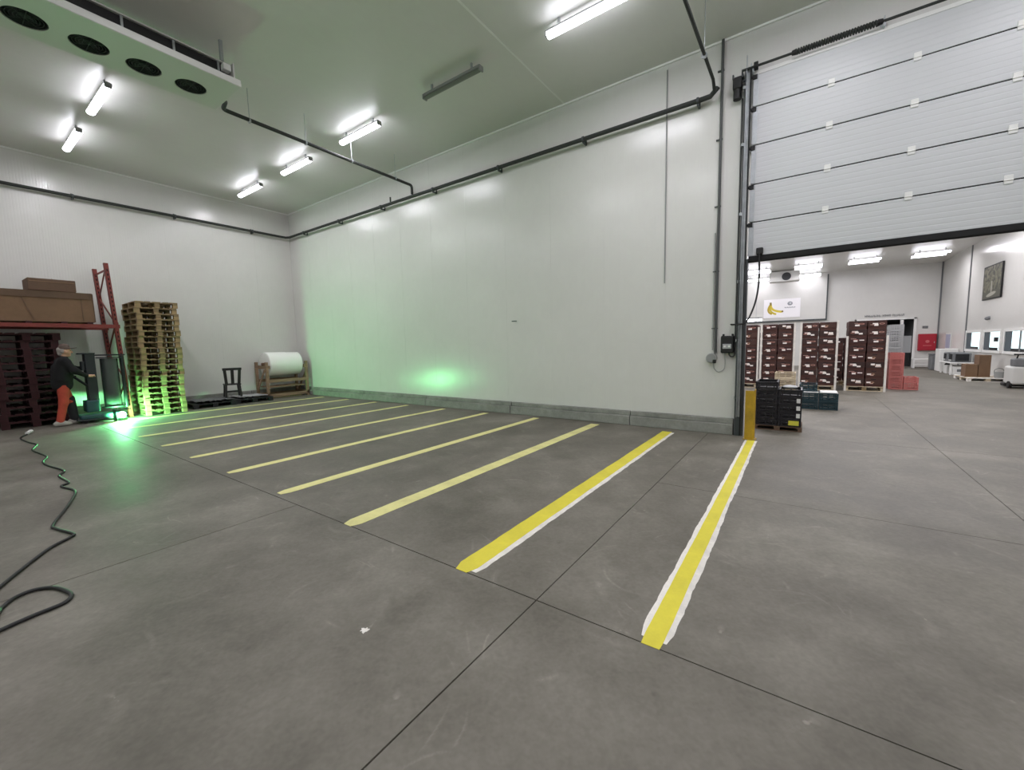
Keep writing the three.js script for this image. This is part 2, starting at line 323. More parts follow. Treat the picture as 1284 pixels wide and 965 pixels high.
// ---------------------------------------------------------------- sectional door
{
  const X1 = OX1 + 0.06, d = thing('sectional_door', 'raised white sectional door of five ribbed panels with black bottom seal', 'door', [0, 0, -7.335]);
  const ys = [2.70, 3.254, 3.8, 4.355, 4.895, 5.37];
  for (let i = 0; i < 5; i++) {
    const y0 = ys[i] + (i ? 0.007 : 0.06), y1 = ys[i + 1] - 0.007;
    const p = add(d, 'door_panel', rbox(X1 + 0.75, y1 - y0, 0.05, (X1 - 0.75) / 2, (y0 + y1) / 2, 0, 0.006), M.door);
    add(p, 'end_stile', ext(-0.752, -0.69, y0 + 0.01, y1 - 0.01, 0.025, 0.03), M.galv);
  }
  for (let i = 1; i < 5; i++) {
    add(d, 'joint_gasket', ext(-0.74, X1 - 0.01, ys[i] - 0.011, ys[i] + 0.011, -0.02, 0.012), M.rubber);
    for (const x of [0.16, 0.995, 1.83, 2.66]) add(d, 'hinge', [rbox(0.07, 0.055, 0.01, x, ys[i] + 0.03, 0.031, 0.003), rbox(0.07, 0.035, 0.01, x, ys[i] - 0.022, 0.031, 0.003), cyl(0.009, 0.075, x, ys[i], 0.034, 'x', 0.009, 10)], M.white);
    add(d, 'roller', [box(0.06, 0.06, 0.02, -0.735, ys[i] - 0.04, 0.035), cyl(0.022, 0.03, -0.775, ys[i] - 0.04, 0.045, 'x', 0.022, 12)], M.black);
  }
  add(d, 'roller', [box(0.06, 0.06, 0.02, -0.735, 5.3, 0.035), cyl(0.022, 0.03, -0.775, 5.3, 0.045, 'x', 0.022, 12)], M.black);
  add(d, 'top_rail', ext(-0.75, X1, 5.33, 5.375, -0.03, 0.032), M.white);  // white instead of galvanised, painting the bright highlight along the rail
  add(d, 'bottom_seal', [ext(-0.75, X1, 2.685, 2.76, -0.03, 0.032), cyl(0.022, X1 + 0.75, (X1 - 0.75) / 2, 2.69, 0, 'x', 0.022, 12)], M.rubber);
  add(d, 'sensor_box', rbox(0.09, 0.1, 0.06, -0.6, 2.815, 0.05, 0.015), M.black);
  for (const s of [0, 1]) {
    const x = s ? X1 + 0.02 : -0.81, m = s ? -1 : 1;
    const f = thing('door_track', s ? 'door guide track at the far side of the door opening' : 'dark steel guide track and jamb beside the black control box', 'door track', [x, 0, -7.345]);
    add(f, 'jamb', ext(m > 0 ? -0.06 : -0.06, 0.06, 0, 2.72, -0.055, 0.06), M.steelDark);
    add(f, 'guide_rail', [ext(-0.03, -0.022, 0.3, 5.6, 0.06, 0.12), ext(0.022, 0.03, 0.3, 5.45, 0.06, 0.12), ext(-0.03, 0.03, 0.3, 5.45, 0.055, 0.062)], M.galv);
    add(f, 'seal_strip', ext(0.03 * m - 0.008, 0.03 * m + 0.008, 0.02, 5.4, 0.1, 0.14), M.rubber);
    add(f, 'upper_angle', ext(-0.055, -0.047, 2.72, 5.45, -0.05, 0.05), M.steelDark);
    for (const y of [0.6, 1.5, 2.4, 3.4, 4.4, 5.2]) add(f, 'bracket', ext(-0.075, 0, y - 0.02, y + 0.02, -0.03, 0.06), M.galv);
  }
  const s = thing('door_shaft', 'dark torsion shaft with spring above the raised door', 'shaft', [0, 5.415, -7.24]);
  add(s, 'shaft', cyl(0.017, X1 + 0.95, (X1 - 0.85) / 2, 0, 0, 'x', 0.017, 14), M.insul);
  const coil = []; for (let k = 0; k <= 360; k++) { const a = k / 360 * Math.PI * 2 * 30; coil.push([-0.25 + k / 360 * 0.85, Math.cos(a) * 0.03, Math.sin(a) * 0.03]); }
  add(s, 'spring', tube(coil, 0.011, 720, 6), M.insul);
  add(s, 'spring_cone', [cyl(0.038, 0.05, -0.27, 0, 0, 'x', 0.03), cyl(0.03, 0.05, 0.62, 0, 0, 'x', 0.038)], M.black);
  for (const x of [-0.78, 0.66, X1]) add(s, 'bearing_plate', [box(0.012, 0.12, 0.16, x, 0, -0.075), box(0.06, 0.14, 0.012, x, 0, -0.153)], M.galv);
  add(s, 'cable_drum', cyl(0.055, 0.05, -0.72, 0, 0, 'x', 0.055), M.black);
  const m = thing('door_motor', 'black door drive motor high on the wall by the track', 'motor', [-0.96, 5.25, -7.4]);
  add(m, 'gearbox', rbox(0.12, 0.17, 0.14, 0, 0.04, 0.075, 0.02), M.black); add(m, 'motor', cyl(0.055, 0.15, 0, -0.1, 0.08), M.black);
  add(m, 'bracket', [box(0.14, 0.03, 0.02, 0, 0.14, 0.02), box(0.02, 0.08, 0.1, 0.06, 0.14, 0.06), box(0.02, 0.06, 0.1, -0.06, 0.15, 0.06)], M.steelDark);
  add(m, 'shaft_coupling', cyl(0.02, 0.1, 0.09, 0.06, 0.08, 'x', 0.02, 12), M.steelDark);
  const c = single('spiral_cable', 'dark cable hanging in a bow from the door corner sensor', 'cable', tube([[-0.6, 2.78, -7.255], [-0.592, 2.45, -7.25], [-0.605, 2.22, -7.25], [-0.65, 1.99, -7.25], [-0.74, 1.77, -7.185], [-0.88, 1.745, -7.185], [-0.95, 1.75, -7.28], [-0.95, 1.75, -7.39]], 0.012), M.cableBlack);
}
// ---------------------------------------------------------------- pipes and boxes on the long wall
{
  const w = thing('wall_pipe', 'dark insulated pipe running high along the long white wall and round the corner', 'pipe', [0, 0, 0]);
  add(w, 'pipe_run', pipe([[-14.22, 5.22, ZF], [-14.22, 5.22, -7.27], [-1.3, 5.22, -7.27], [-1.22, 5.32, -7.27]], 0.037, 0.12), M.insul);
  for (let x = -13.2; x < -1.5; x += 1.95) add(w, 'clip', [box(0.03, 0.03, 0.14, x, 5.22 - 0.05, -7.335), box(0.03, 0.13, 0.02, x, 5.24, -7.392), cyl(0.05, 0.03, x, 5.22, -7.27, 'x', 0.05, 16)], M.steelDark);
  for (let z = -6.2; z < 4; z += 1.95) add(w, 'clip', [box(0.13, 0.03, 0.03, -14.285, 5.17, z), box(0.02, 0.13, 0.03, -14.34, 5.24, z), cyl(0.05, 0.03, -14.22, 5.22, z, 'z', 0.05, 16)], M.steelDark);
  add(w, 'valve_stub', rod([-8.9, 5.26, -7.27], [-8.9, 5.38, -7.27], 0.02), M.insul);
  const d = thing('drain_pipe', 'dark drain pipe hung from rods between the cooler and the wall', 'pipe');
  add(d, 'pipe_run', pipe([[-7.72, 5.44, -2.96], [-7.72, 5.5, -3.12], [-8.05, 5.51, -3.2], [-8.05, 5.47, -7.25], [-8.05, 5.265, -7.25]], 0.032, 0.07), M.insul);
  for (const z of [-3.6, -4.6, -5.6, -6.75]) add(d, 'hanger', [rod([-8.05, 5.5, z], [-8.05, H, z], 0.006, 6), cyl(0.042, 0.025, -8.05, 5.49, z, 'z', 0.042, 14)], M.galv);
  const e = thing('ceiling_pipe', 'dark pipe hung under the ceiling that drops onto the wall pipe end', 'pipe');
  add(e, 'pipe_run', pipe([[-1.25, 5.33, ZF], [-1.25, 5.34, -7.08], [-1.26, 5.24, -7.23]], 0.022, 0.05), M.insul);
  for (const z of [3, 0.5, -2, -4.5, -6.4]) add(e, 'hanger', [rod([-1.25, 5.35, z], [-1.25, H, z], 0.006, 6), cyl(0.04, 0.025, -1.25, 5.33, z, 'z', 0.04, 14)], M.galv);
  const c = thing('cable_conduit', 'dark vertical conduit from the ceiling down to the junction box', 'conduit');
  add(c, 'conduit', pipe([[-1.178, H, -7.37], [-1.178, 1.3, -7.37]], 0.02), M.pvc);
  add(c, 'thin_conduit', pipe([[-1.225, 3.2, -7.385], [-1.225, 1.35, -7.385]], 0.012), M.pvcLight);
  for (const y of [5.6, 4.6, 3.6, 2.6, 1.7]) add(c, 'clip', box(0.09, 0.018, 0.03, -1.2, y, -7.385), M.pvc);
  single('wire_duct', 'thin grey wire duct stopping halfway down the white wall', 'duct', rbox(0.018, 3.42, 0.016, -2.0, 4.21, -7.392, 0.004), M.lampBody);
  const j = thing('junction_box', 'round grey junction box with a dark plug under the conduit', 'junction box', [-1.235, 1.22, -7.4]);
  add(j, 'box', cyl(0.085, 0.07, 0, 0, 0.035, 'z', 0.078, 24), M.pvcLight); add(j, 'lid', cyl(0.07, 0.012, 0, 0, 0.075, 'z', 0.066, 24), M.lampBody);
  add(j, 'plug', rbox(0.05, 0.06, 0.05, 0.055, -0.05, 0.085, 0.012), M.black);
  const b = thing('control_box', 'black door control box with a pale button panel', 'control box', [-1.0, 1.44, -7.4]);
  add(b, 'case', rbox(0.185, 0.27, 0.11, 0, 0, 0.055, 0.02), M.black); add(b, 'panel', rbox(0.125, 0.075, 0.012, 0, -0.03, 0.113, 0.004), M.crateGrey);
  for (const x of [-0.03, 0.03]) add(b, 'button', cyl(0.016, 0.014, x, -0.03, 0.124, 'z', 0.016, 14), M.labelWhite);
  for (const x of [-0.065, 0.065]) add(b, 'mounting_ear', rbox(0.03, 0.04, 0.03, x, 0.145, 0.03, 0.006), M.black);
  single('control_cable', 'thin grey cable looping from the black control box to the junction box', 'cable', tube([[-1.04, 1.305, -7.34], [-1.03, 1.15, -7.36], [-1.05, 1.04, -7.37], [-1.13, 1.0, -7.37], [-1.19, 1.06, -7.36], [-1.2, 1.15, -7.33]], 0.008), M.pvcLight);
  single('power_cable', 'dark cable curving from the control box up the door track', 'cable', tube([[-0.98, 1.305, -7.34], [-0.96, 1.25, -7.35], [-0.905, 1.26, -7.36], [-0.9, 1.4, -7.385], [-0.9, 2.2, -7.385], [-0.9, 5.1, -7.385]], 0.012, 120), M.pvc);
  single('wall_slot', 'small dark slot plate alone in the middle of the long wall', 'plate', rbox(0.13, 0.018, 0.012, -5.16, 2.02, -7.396, 0.004), M.steelDark);
}
// ---------------------------------------------------------------- ceiling cooler
{
  const c = thing('ceiling_cooler', 'long white ceiling cooler with four round fans in its underside', 'cooler', [-7.35, 5.35, 0]);
  const z0 = -3.0, z1 = 0.35, fz = [-2.56, -2.035, -1.51, -0.985, -0.46, 0.065], R = 0.185;
  const s = new THREE.Shape([[-0.47, z0], [0.46, z0], [0.46, z1], [-0.47, z1]].map((p) => new THREE.Vector2(p[0], -p[1])));
  for (const z of fz) { const h = new THREE.Path(); h.absarc(-0.09, -z, R, 0, Math.PI * 2, true); s.holes.push(h); }
  const tray = new THREE.ExtrudeGeometry(s, { depth: 0.05, bevelEnabled: true, bevelSize: 0.006, bevelThickness: 0.006, bevelSegments: 1, curveSegments: 32 }).rotateX(-Math.PI / 2);
  add(c, 'drip_tray', mUV(tray), M.cooler);
  add(c, 'tray_lip', [ext(-0.48, -0.45, -0.0, 0.12, z0, z1), ext(0.44, 0.47, 0.0, 0.085, z0, z1)], M.offwhite);
  add(c, 'coil', [ext(-0.36, -0.31, 0.06, 0.38, z0 + 0.08, z1 - 0.05), ext(0.1, 0.16, 0.06, 0.38, z0 + 0.08, z1 - 0.05)], M.black);
  add(c, 'top_sheet', ext(-0.42, 0.2, 0.38, 0.4, z0, z1), M.offwhite);
  add(c, 'end_plate', [ext(-0.42, 0.3, 0.05, 0.38, z0, z0 + 0.02)], M.offwhite); add(c, 'end_plate', [ext(-0.42, 0.3, 0.05, 0.38, z1 - 0.02, z1)], M.offwhite);
  for (let z = z0 + 0.15; z < z1; z += 0.527) add(c, 'side_post', [ext(0.165, 0.185, 0.06, 0.38, z, z + 0.025)], M.galv);
  for (const z of fz) {
    const f = add(c, 'fan', (() => {
      const g = [cyl(0.05, 0.05, -0.09, 0.055, z, 'y', 0.05, 20)];
      for (let k = 0; k < 5; k++) g.push(mUV(new THREE.BoxGeometry(0.13, 0.006, 0.1).rotateX(0.5).translate(0.105, 0, 0).rotateY(k * Math.PI * 0.4).translate(-0.09, 0.06, z)));
      return g;
    })(), M.fan);
    const g = [];
    for (const r of [0.06, 0.09, 0.12, 0.15, 0.178]) g.push(new THREE.TorusGeometry(r, 0.0035, 5, 32).rotateX(Math.PI / 2).translate(-0.09, 0.004, z).toNonIndexed());
    for (let k = 0; k < 4; k++) g.push(rod([-0.09 - Math.cos(k * Math.PI / 4) * R, 0.006, z - Math.sin(k * Math.PI / 4) * R], [-0.09 + Math.cos(k * Math.PI / 4) * R, 0.006, z + Math.sin(k * Math.PI / 4) * R], 0.004, 5));
    add(f, 'fan_guard', g, M.fan);
    add(f, 'fan_shroud', new THREE.CylinderGeometry(R, R, 0.09, 32, 1, true).translate(-0.09, 0.055, z).toNonIndexed(), M.fan);
  }
  add(c, 'fan_chamber', ext(-0.31, 0.1, 0.16, 0.2, z0 + 0.05, z1 - 0.05), M.black);
  for (const z of [z0 + 0.12, -1.4, z1 - 0.12]) for (const x of [-0.38, 0.2]) add(c, 'hanger', ext(x - 0.02, x + 0.02, 0.4, 0.68, z - 0.02, z + 0.02), M.galv);
  add(c, 'connection_box', rbox(0.1, 0.09, 0.1, 0.24, 0.3, z0 + 0.09, 0.01), M.white);
}

// ---------------------------------------------------------------- painted lines
function line(x0, x1, z0, z1, y, ragL, ragR, wave, skew = 0) {   // a strip of paint with uneven edges, 2 mm thick
  const n = 120, top = [], pos = [];
  const eL = [], eR = [], wob = () => { const a = []; let v = 0; for (let i = 0; i <= n; i++) { v = v * 0.72 + rr(-1, 1) * 0.62; a.push(v); } return a; }, wL = wob(), wR = wob();
  for (let i = 0; i <= n; i++) { const t = i / n, near = 1 - Math.min(1, i / 2); eL.push(x0 + skew * t + wL[i] * ragL + near * wave); eR.push(x1 + skew * t + wR[i] * ragR - near * wave); top.push(z0 + (z1 - z0) * t); }
  for (let i = 0; i < n; i++) {
    const a = [eL[i], y, top[i]], b = [eR[i], y, top[i]], c = [eR[i + 1], y, top[i + 1]], d = [eL[i + 1], y, top[i + 1]];
    const lo = (p) => [p[0], 0.0002, p[2]];
    for (const [p, q, r, s] of [[a, b, c, d], [lo(d), lo(a), a, d].slice(0, 4), [b, lo(b), lo(c), c]]) pos.push(...p, ...q, ...r, ...p, ...r, ...s);
  }
  const A = [eL[0], y, top[0]], Bq = [eR[0], y, top[0]]; pos.push(...A, A[0], 0.0002, A[2], Bq[0], 0.0002, Bq[2], ...A, Bq[0], 0.0002, Bq[2], ...Bq);
  const g = new THREE.BufferGeometry(); g.setAttribute('position', new THREE.Float32BufferAttribute(pos, 3)); g.computeVertexNormals();
  return mUV(g);
}
{
  const a = thing('floor_line', 'yellow painted floor line with ragged white edges on both sides, ending at the yellow post', 'floor line');
  add(a, 'white_edging', line(-0.648, -0.487, -1.99, -7.0, 0.0012, 0.005, 0.007, 0.02, -0.035), M.paintWhite); add(a, 'yellow_band', line(-0.618, -0.52, -1.935, -7.02, 0.0022, 0.0015, 0.0015, 0.004, -0.035), M.yellow);
  const b = thing('floor_line', 'yellow painted floor line with a white edge along one side only', 'floor line');
  add(b, 'white_edging', line(-1.8, -1.705, -1.97, -7.0, 0.0012, 0.002, 0.006, 0.02), M.paintWhite); add(b, 'yellow_band', line(-1.905, -1.752, -1.935, -7.05, 0.0022, 0.003, 0.003, 0.03), M.yellow);
  single('floor_line', 'plain old yellow floor line next to the one with a single white edge', 'floor line', line(-3.22, -3.055, -1.935, -7.08, 0.002, 0.003, 0.003, 0.035), M.yellowOld);
  for (let k = 3; k < 11; k++) { const x = -0.555 - 1.3 * k - (k > 3 ? 0.025 * (k - 3) : 0.0); single('floor_line', 'pale cream yellow floor line in the row of parking bays', 'floor line', line(x - 0.07, x + 0.07, -1.95 - 0.015 * k, -7.12, 0.002, 0.003, 0.003, 0.03), M.yellowOld, 'pale bay lines along the long wall'); }
  const s = single('paint_splash', 'small white paint splash alone on the bare concrete', 'splash', (() => {
    const sh = new THREE.Shape(); for (let i = 0; i <= 14; i++) { const q = i / 14 * 6.283, r = i === 14 ? 0.02 : 0.012 + ((i * 7) % 5) * 0.004; i ? sh.lineTo(Math.cos(q) * r, Math.sin(q) * r) : sh.moveTo(0.02, 0); }
    return mUV(new THREE.ExtrudeGeometry(sh, { depth: 0.002, bevelEnabled: false }).rotateX(-Math.PI / 2));
  })(), M.paintWhite, undefined, [-1.864, 0.0002, -1.213]);
}
// ---------------------------------------------------------------- yellow post and floor cable
{
  const p = thing('guard_post', 'yellow steel guard post at the foot of the door track', 'post', [-0.635, 0, -7.12]);
  add(p, 'post', [box(0.13, 0.74, 0.012, 0, 0.375, 0.05), box(0.012, 0.72, 0.1, -0.06, 0.365, 0), box(0.012, 0.76, 0.1, 0.06, 0.385, 0)], M.post);
  add(p, 'base_plate', box(0.17, 0.012, 0.15, 0, 0.006, 0.0), M.post);
  for (const x of [-0.07, 0.07]) add(p, 'bolt', cyl(0.01, 0.014, x, 0.018, 0.062, 'y', 0.01, 6), M.galv);
  const pts = [[-12.04, 0, -0.947], [-11.573, 0, -0.829], [-10.9, 0, -0.86], [-10.481, 0, -0.912], [-10.1, 0, -0.84], [-9.828, 0, -0.814], [-9.105, 0, -0.869], [-8.671, 0, -0.791], [-8.3, 0, -0.8], [-7.761, 0, -0.873], [-7.458, 0, -0.794], [-6.982, 0, -0.811], [-6.845, 0, -0.736], [-6.469, 0, -0.79], [-5.94, 0, -0.671], [-5.36, 0, -0.5], [-5.2, 0, -0.5], [-4.93, 0, -0.562], [-4.85, 0, -0.53], [-4.684, 0, -0.384], [-4.201, 0, -0.13], [-3.9, 0, 0.0], [-3.5, 0, 0.04], [-3.45, 0, 0.0], [-3.52, 0, -0.08], [-3.562, 0, -0.205], [-3.585, 0, -0.33], [-3.65, 0, -0.375], [-3.75, 0, -0.37], [-3.89, 0, -0.325], [-3.955, 0, -0.25], [-3.93, 0, -0.17], [-3.827, 0, -0.11], [-3.7, 0, -0.07], [-3.5, 0, 0.2], [-3.3, 0, 0.8]];
  pts.forEach((q, i) => { q[1] = i > 32 ? 0.03 : 0.013; });
  const c = thing('extension_cable', 'black extension cable winding over the floor with a loop near its end', 'cable');
  add(c, 'cord', tube(pts, 0.0115, 700, 8), M.cableBlack);
  add(c, 'connector', [rod([-12.04, 0.03, -0.947], [-12.2, 0.035, -1.0], 0.028, 12), rod([-12.2, 0.035, -1.0], [-12.27, 0.035, -1.02], 0.034, 12)], M.labelWhite, 'pale plug on the cable end');
}
// ---------------------------------------------------------------- pallets
function makePallet(name, label, w, d, h, mats, group) {
  const t = thing(name, label, 'pallet', [0, 0, 0], 0, group); t.userData.stem = name;
  const b = h * 0.13, blk = h - 3 * b - b * 0.0, nb = 5;
  for (let k = 0; k < nb; k++) { const bw = k % 2 ? d * 0.125 : d * 0.18; add(t, 'deck_board', box(w, b, bw, 0, h - b / 2, -d / 2 + bw / 2 + (d - bw) * k / (nb - 1)), mats[k % 2]); }
  for (const x of [-1, 0, 1]) add(t, 'cross_board', box(w * 0.12, b, d, x * w * 0.44, h - 1.5 * b, 0), mats[1]);
  for (const z of [-1, 0, 1]) {
    add(t, 'bottom_board', box(w, b, d * 0.12, 0, b / 2, z * d * 0.44), mats[0]);
    for (const x of [-1, 0, 1]) add(t, 'block', box(w * (x ? 0.085 : 0.12), h - 3 * b, d * 0.12, x * (w / 2 - w * 0.0425), b + (h - 3 * b) / 2, z * d * 0.44), mats[(x + z + 2) % 2]);
  }
  return t;
}
{
  const h = 0.1365, p = makePallet('wooden_pallet', 'bare wooden pallet on the floor, lowest of the tall stack by the end wall', 1.2, 0.8, h, [M.pallet, M.palletB], 'wooden pallets in the tall stack');
  p.position.set(-13.43, 0, -3.3);
  for (let k = 1; k < 20; k++) copy(p, [-13.43 + rr(-0.025, 0.025), k * h, -3.3 + rr(-0.02, 0.02)], rr(-0.02, 0.02), 'bare wooden pallet, ' + ORD[k] + (k < 19 ? ' from the floor' : '') + ' in the tall stack by the end wall');
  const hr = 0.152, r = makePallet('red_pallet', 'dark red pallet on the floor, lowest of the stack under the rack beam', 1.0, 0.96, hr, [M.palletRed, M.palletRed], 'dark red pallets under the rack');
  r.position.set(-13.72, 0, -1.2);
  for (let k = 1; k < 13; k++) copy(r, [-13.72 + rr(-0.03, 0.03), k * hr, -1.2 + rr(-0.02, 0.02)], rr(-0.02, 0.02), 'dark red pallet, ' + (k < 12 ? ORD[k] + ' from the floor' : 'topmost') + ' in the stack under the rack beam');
}
// ---------------------------------------------------------------- rack with cartons
{
  const r = thing('pallet_rack', 'orange red pallet rack bay with leaning perforated upright beside the pallets', 'rack', [0, 0, 0]);
  const upright = (z, lean) => {
    const u = new THREE.Group(); u.name = 'upright_frame'; u.position.set(0, 0, z); u.rotation.x = lean; r.add(u);
    for (const x of [-13.05, -14.15]) {
      const front = x > -14;
      add(u, 'upright_post', [box(0.09, 3.56, 0.008, x, 1.78, 0.035), box(0.008, 3.56, 0.07, x - 0.041, 1.78, 0), box(0.008, 3.56, 0.07, x + 0.041, 1.78, 0)], M.rackRed);
      const holes = []; for (let y = 0.2; y < 3.5; y += 0.1) holes.push(box(0.003, 0.05, 0.02, x + 0.0465, y, 0.0)); add(u, 'slot_row', holes, M.rackHole).userData.kind = 'stuff';
      add(u, 'foot_plate', box(0.13, 0.01, 0.1, x, 0.005, 0), M.rackRed);
    }
    for (let k = 0; k < 5; k++) { const y = 0.25 + k * 0.66; add(u, 'brace', bar([k % 2 ? -13.09 : -14.11, y, 0], [k % 2 ? -14.11 : -13.09, y + 0.6, 0], 0.035, 0.02), M.rackRed); }
    add(u, 'brace', bar([-13.09, 3.42, 0], [-14.11, 3.42, 0], 0.035, 0.02), M.rackRed);
  };
  upright(-2.66, 0.042); upright(-0.42, 0);
  for (const x of [-13.05, -14.1]) { add(r, 'beam', [box(0.05, 0.085, 2.2, x + 0.03, 2.13, -1.53)], M.rackRed); add(r, 'beam_connector', [box(0.06, 0.2, 0.05, x + 0.04, 2.12, -2.58), box(0.06, 0.2, 0.05, x + 0.04, 2.12, -0.48)], M.rackRed); }
  for (const z of [-0.75, -1.25, -1.75, -2.15]) add(r, 'deck_support', box(1.1, 0.04, 0.09, -13.57, 2.195, z), M.palletRed);
  const c = thing('cardboard_carton', 'long brown cardboard carton lying on the rack beam', 'carton', [-13.55, 2.217, -1.35]);
  const s = new THREE.Shape([[-0.5, 0], [0.5, 0], [0.47, 0.62], [-0.5, 0.64]].map((p) => new THREE.Vector2(...p)));
  const g = new THREE.ExtrudeGeometry(s, { depth: 1.76, bevelEnabled: true, bevelSize: 0.008, bevelThickness: 0.008, bevelSegments: 1 }).translate(0, 0, -0.88);
  add(c, 'body', mUV(g), M.cardboard);
  add(c, 'side_flap', [bar([0.515, 0.02, 0.02], [0.487, 0.62, 0.2], 0.006, 0.012), bar([0.515, 0.02, -0.7], [0.487, 0.6, -0.7], 0.012, 0.012)], M.cardboardDark);
  add(c, 'lid_flap', (() => { const a = box(0.02, 0.13, 1.7, 0.488, 0.56, 0).rotateZ(0); return a; })(), M.cardboardDark);
  add(c, 'edge_fold', [bar([0.49, 0.625, -0.88], [0.49, 0.625, 0.88], 0.02, 0.012), bar([0.515, 0.0, -0.885], [0.485, 0.62, -0.885], 0.014, 0.014)], M.cardboardDark);
  const t = thing('cardboard_box', 'small flat cardboard box on top of the long carton', 'carton', [-13.5, 2.87, -1.66], 0.03);
  add(t, 'body', rbox(0.6, 0.25, 0.7, 0, 0.125, 0, 0.01), M.cardboardDark); add(t, 'flap_seam', [box(0.61, 0.008, 0.012, 0, 0.251, 0), box(0.006, 0.01, 0.66, 0.301, 0.19, 0)], M.tape);
}
// ---------------------------------------------------------------- film roll on its timber stand
{
  const s = thing('roll_stand', 'timber cradle for the film roll in the corner', 'stand', [-13.86, 0, -6.6]);
  for (const z of [-0.62, 0.62]) {
    for (const x of [-0.34, 0.34]) add(s, 'leg', box(0.08, 1.14, 0.07, x, 0.57, z), M.timber);
    add(s, 'cross_rail', box(0.76, 0.1, 0.05, 0, 0.98, z + 0.06 * Math.sign(z) * -1), M.timber); add(s, 'cross_rail', box(0.76, 0.09, 0.05, 0, 0.12, z), M.timber);
    add(s, 'diagonal_brace', bar([-0.3, 0.18, z + 0.045 * Math.sign(z)], [0.3, 0.9, z + 0.045 * Math.sign(z)], 0.07, 0.02), M.timber);
  }
  for (const [x, y] of [[0.35, 0.55], [0.35, 0.1], [-0.35, 0.55], [-0.35, 0.1]]) add(s, 'side_rail', box(0.04, 0.09, 1.18, x, y, 0), M.timber);
  add(s, 'shelf_board', box(0.64, 0.03, 1.1, 0, 0.36, 0), M.timber);
  const r = thing('film_roll', 'big white plastic film roll lying on the timber cradle', 'film roll', [-13.86, 1.07, -6.6]);
  const pr = [[0.05, -0.52], [0.34, -0.52], [0.37, -0.49], [0.372, -0.1], [0.38, -0.08], [0.38, 0.48], [0.35, 0.52], [0.05, 0.52]].map((p) => new THREE.Vector2(...p));
  add(r, 'film', new THREE.LatheGeometry(pr, 48).rotateX(Math.PI / 2).toNonIndexed(), M.film);
  add(r, 'core_tube', cyl(0.05, 1.2, 0, 0, 0, 'z', 0.05, 20), M.cardboard);
}
// ---------------------------------------------------------------- flat black pallets with sheets, chair
{
  const p = makePallet('plastic_pallet', 'black plastic pallet on the floor topped with crumpled grey sheets', 1.0, 1.0, 0.13, [M.crateBlack, M.crateBlack]);
  p.position.set(-13.55, 0, -4.4);
  copy(p, [-13.6, 0, -5.42], 0.0, 'black plastic pallet under the small dark chair next to the film roll');
  const crumple = (w, d, s, hgt) => {
    const g = new THREE.PlaneGeometry(w, d, 22, 22).rotateX(-Math.PI / 2), q = g.attributes.position, n = fbm(32, 32, [[4, 4, 1], [9, 9, 0.7], [16, 16, 0.4]]);
    for (let i = 0; i < q.count; i++) q.setY(i, hgt * (0.55 + n[(i * 1 + s * 97) % 1024]));
    g.computeVertexNormals(); const low = g.clone(); low.translate(0, -0.012, 0); return mUV(merge([g, low]));
  };
  single('film_sheet', 'crumpled grey plastic sheet lying on a black pallet beside the wooden pallets', 'sheet', crumple(0.86, 0.9, 1, 0.09), M.greyPlastic, undefined, [-13.5, 0.13, -4.45]);
  single('film_sheet', 'crumpled pale sheet spread under the small dark chair', 'sheet', crumple(0.8, 0.8, 2, 0.06), M.crateGrey, undefined, [-13.65, 0.13, -5.48]);
  const c = thing('small_chair', 'small dark wooden chair with three back slats standing on a black pallet', 'chair', [-13.45, 0.2, -4.98], -1.8);
  add(c, 'seat', rbox(0.4, 0.035, 0.38, 0, 0.36, 0, 0.012), M.chair);
  for (const x of [-0.16, 0.16]) { add(c, 'leg', bar([x * 1.15, 0, 0.16], [x, 0.35, 0.14], 0.05), M.chair); add(c, 'leg', bar([x * 1.15, 0, -0.18], [x, 0.35, -0.16], 0.05), M.chair); }
  for (const z of [0.15, -0.17]) add(c, 'stretcher', bar([-0.17, 0.15, z], [0.17, 0.15, z], 0.025), M.chair);
  add(c, 'back_post', bar([-0.15, 0.37, -0.16], [-0.18, 0.8, -0.22], 0.07, 0.04), M.chair); add(c, 'back_post', bar([0.15, 0.37, -0.16], [0.18, 0.8, -0.22], 0.07, 0.04), M.chair);
  add(c, 'back_slat', bar([0, 0.37, -0.16], [0, 0.8, -0.22], 0.075, 0.03), M.chair);
  add(c, 'top_rail', rbox(0.46, 0.07, 0.035, 0, 0.8, -0.222, 0.012), M.chair);
}
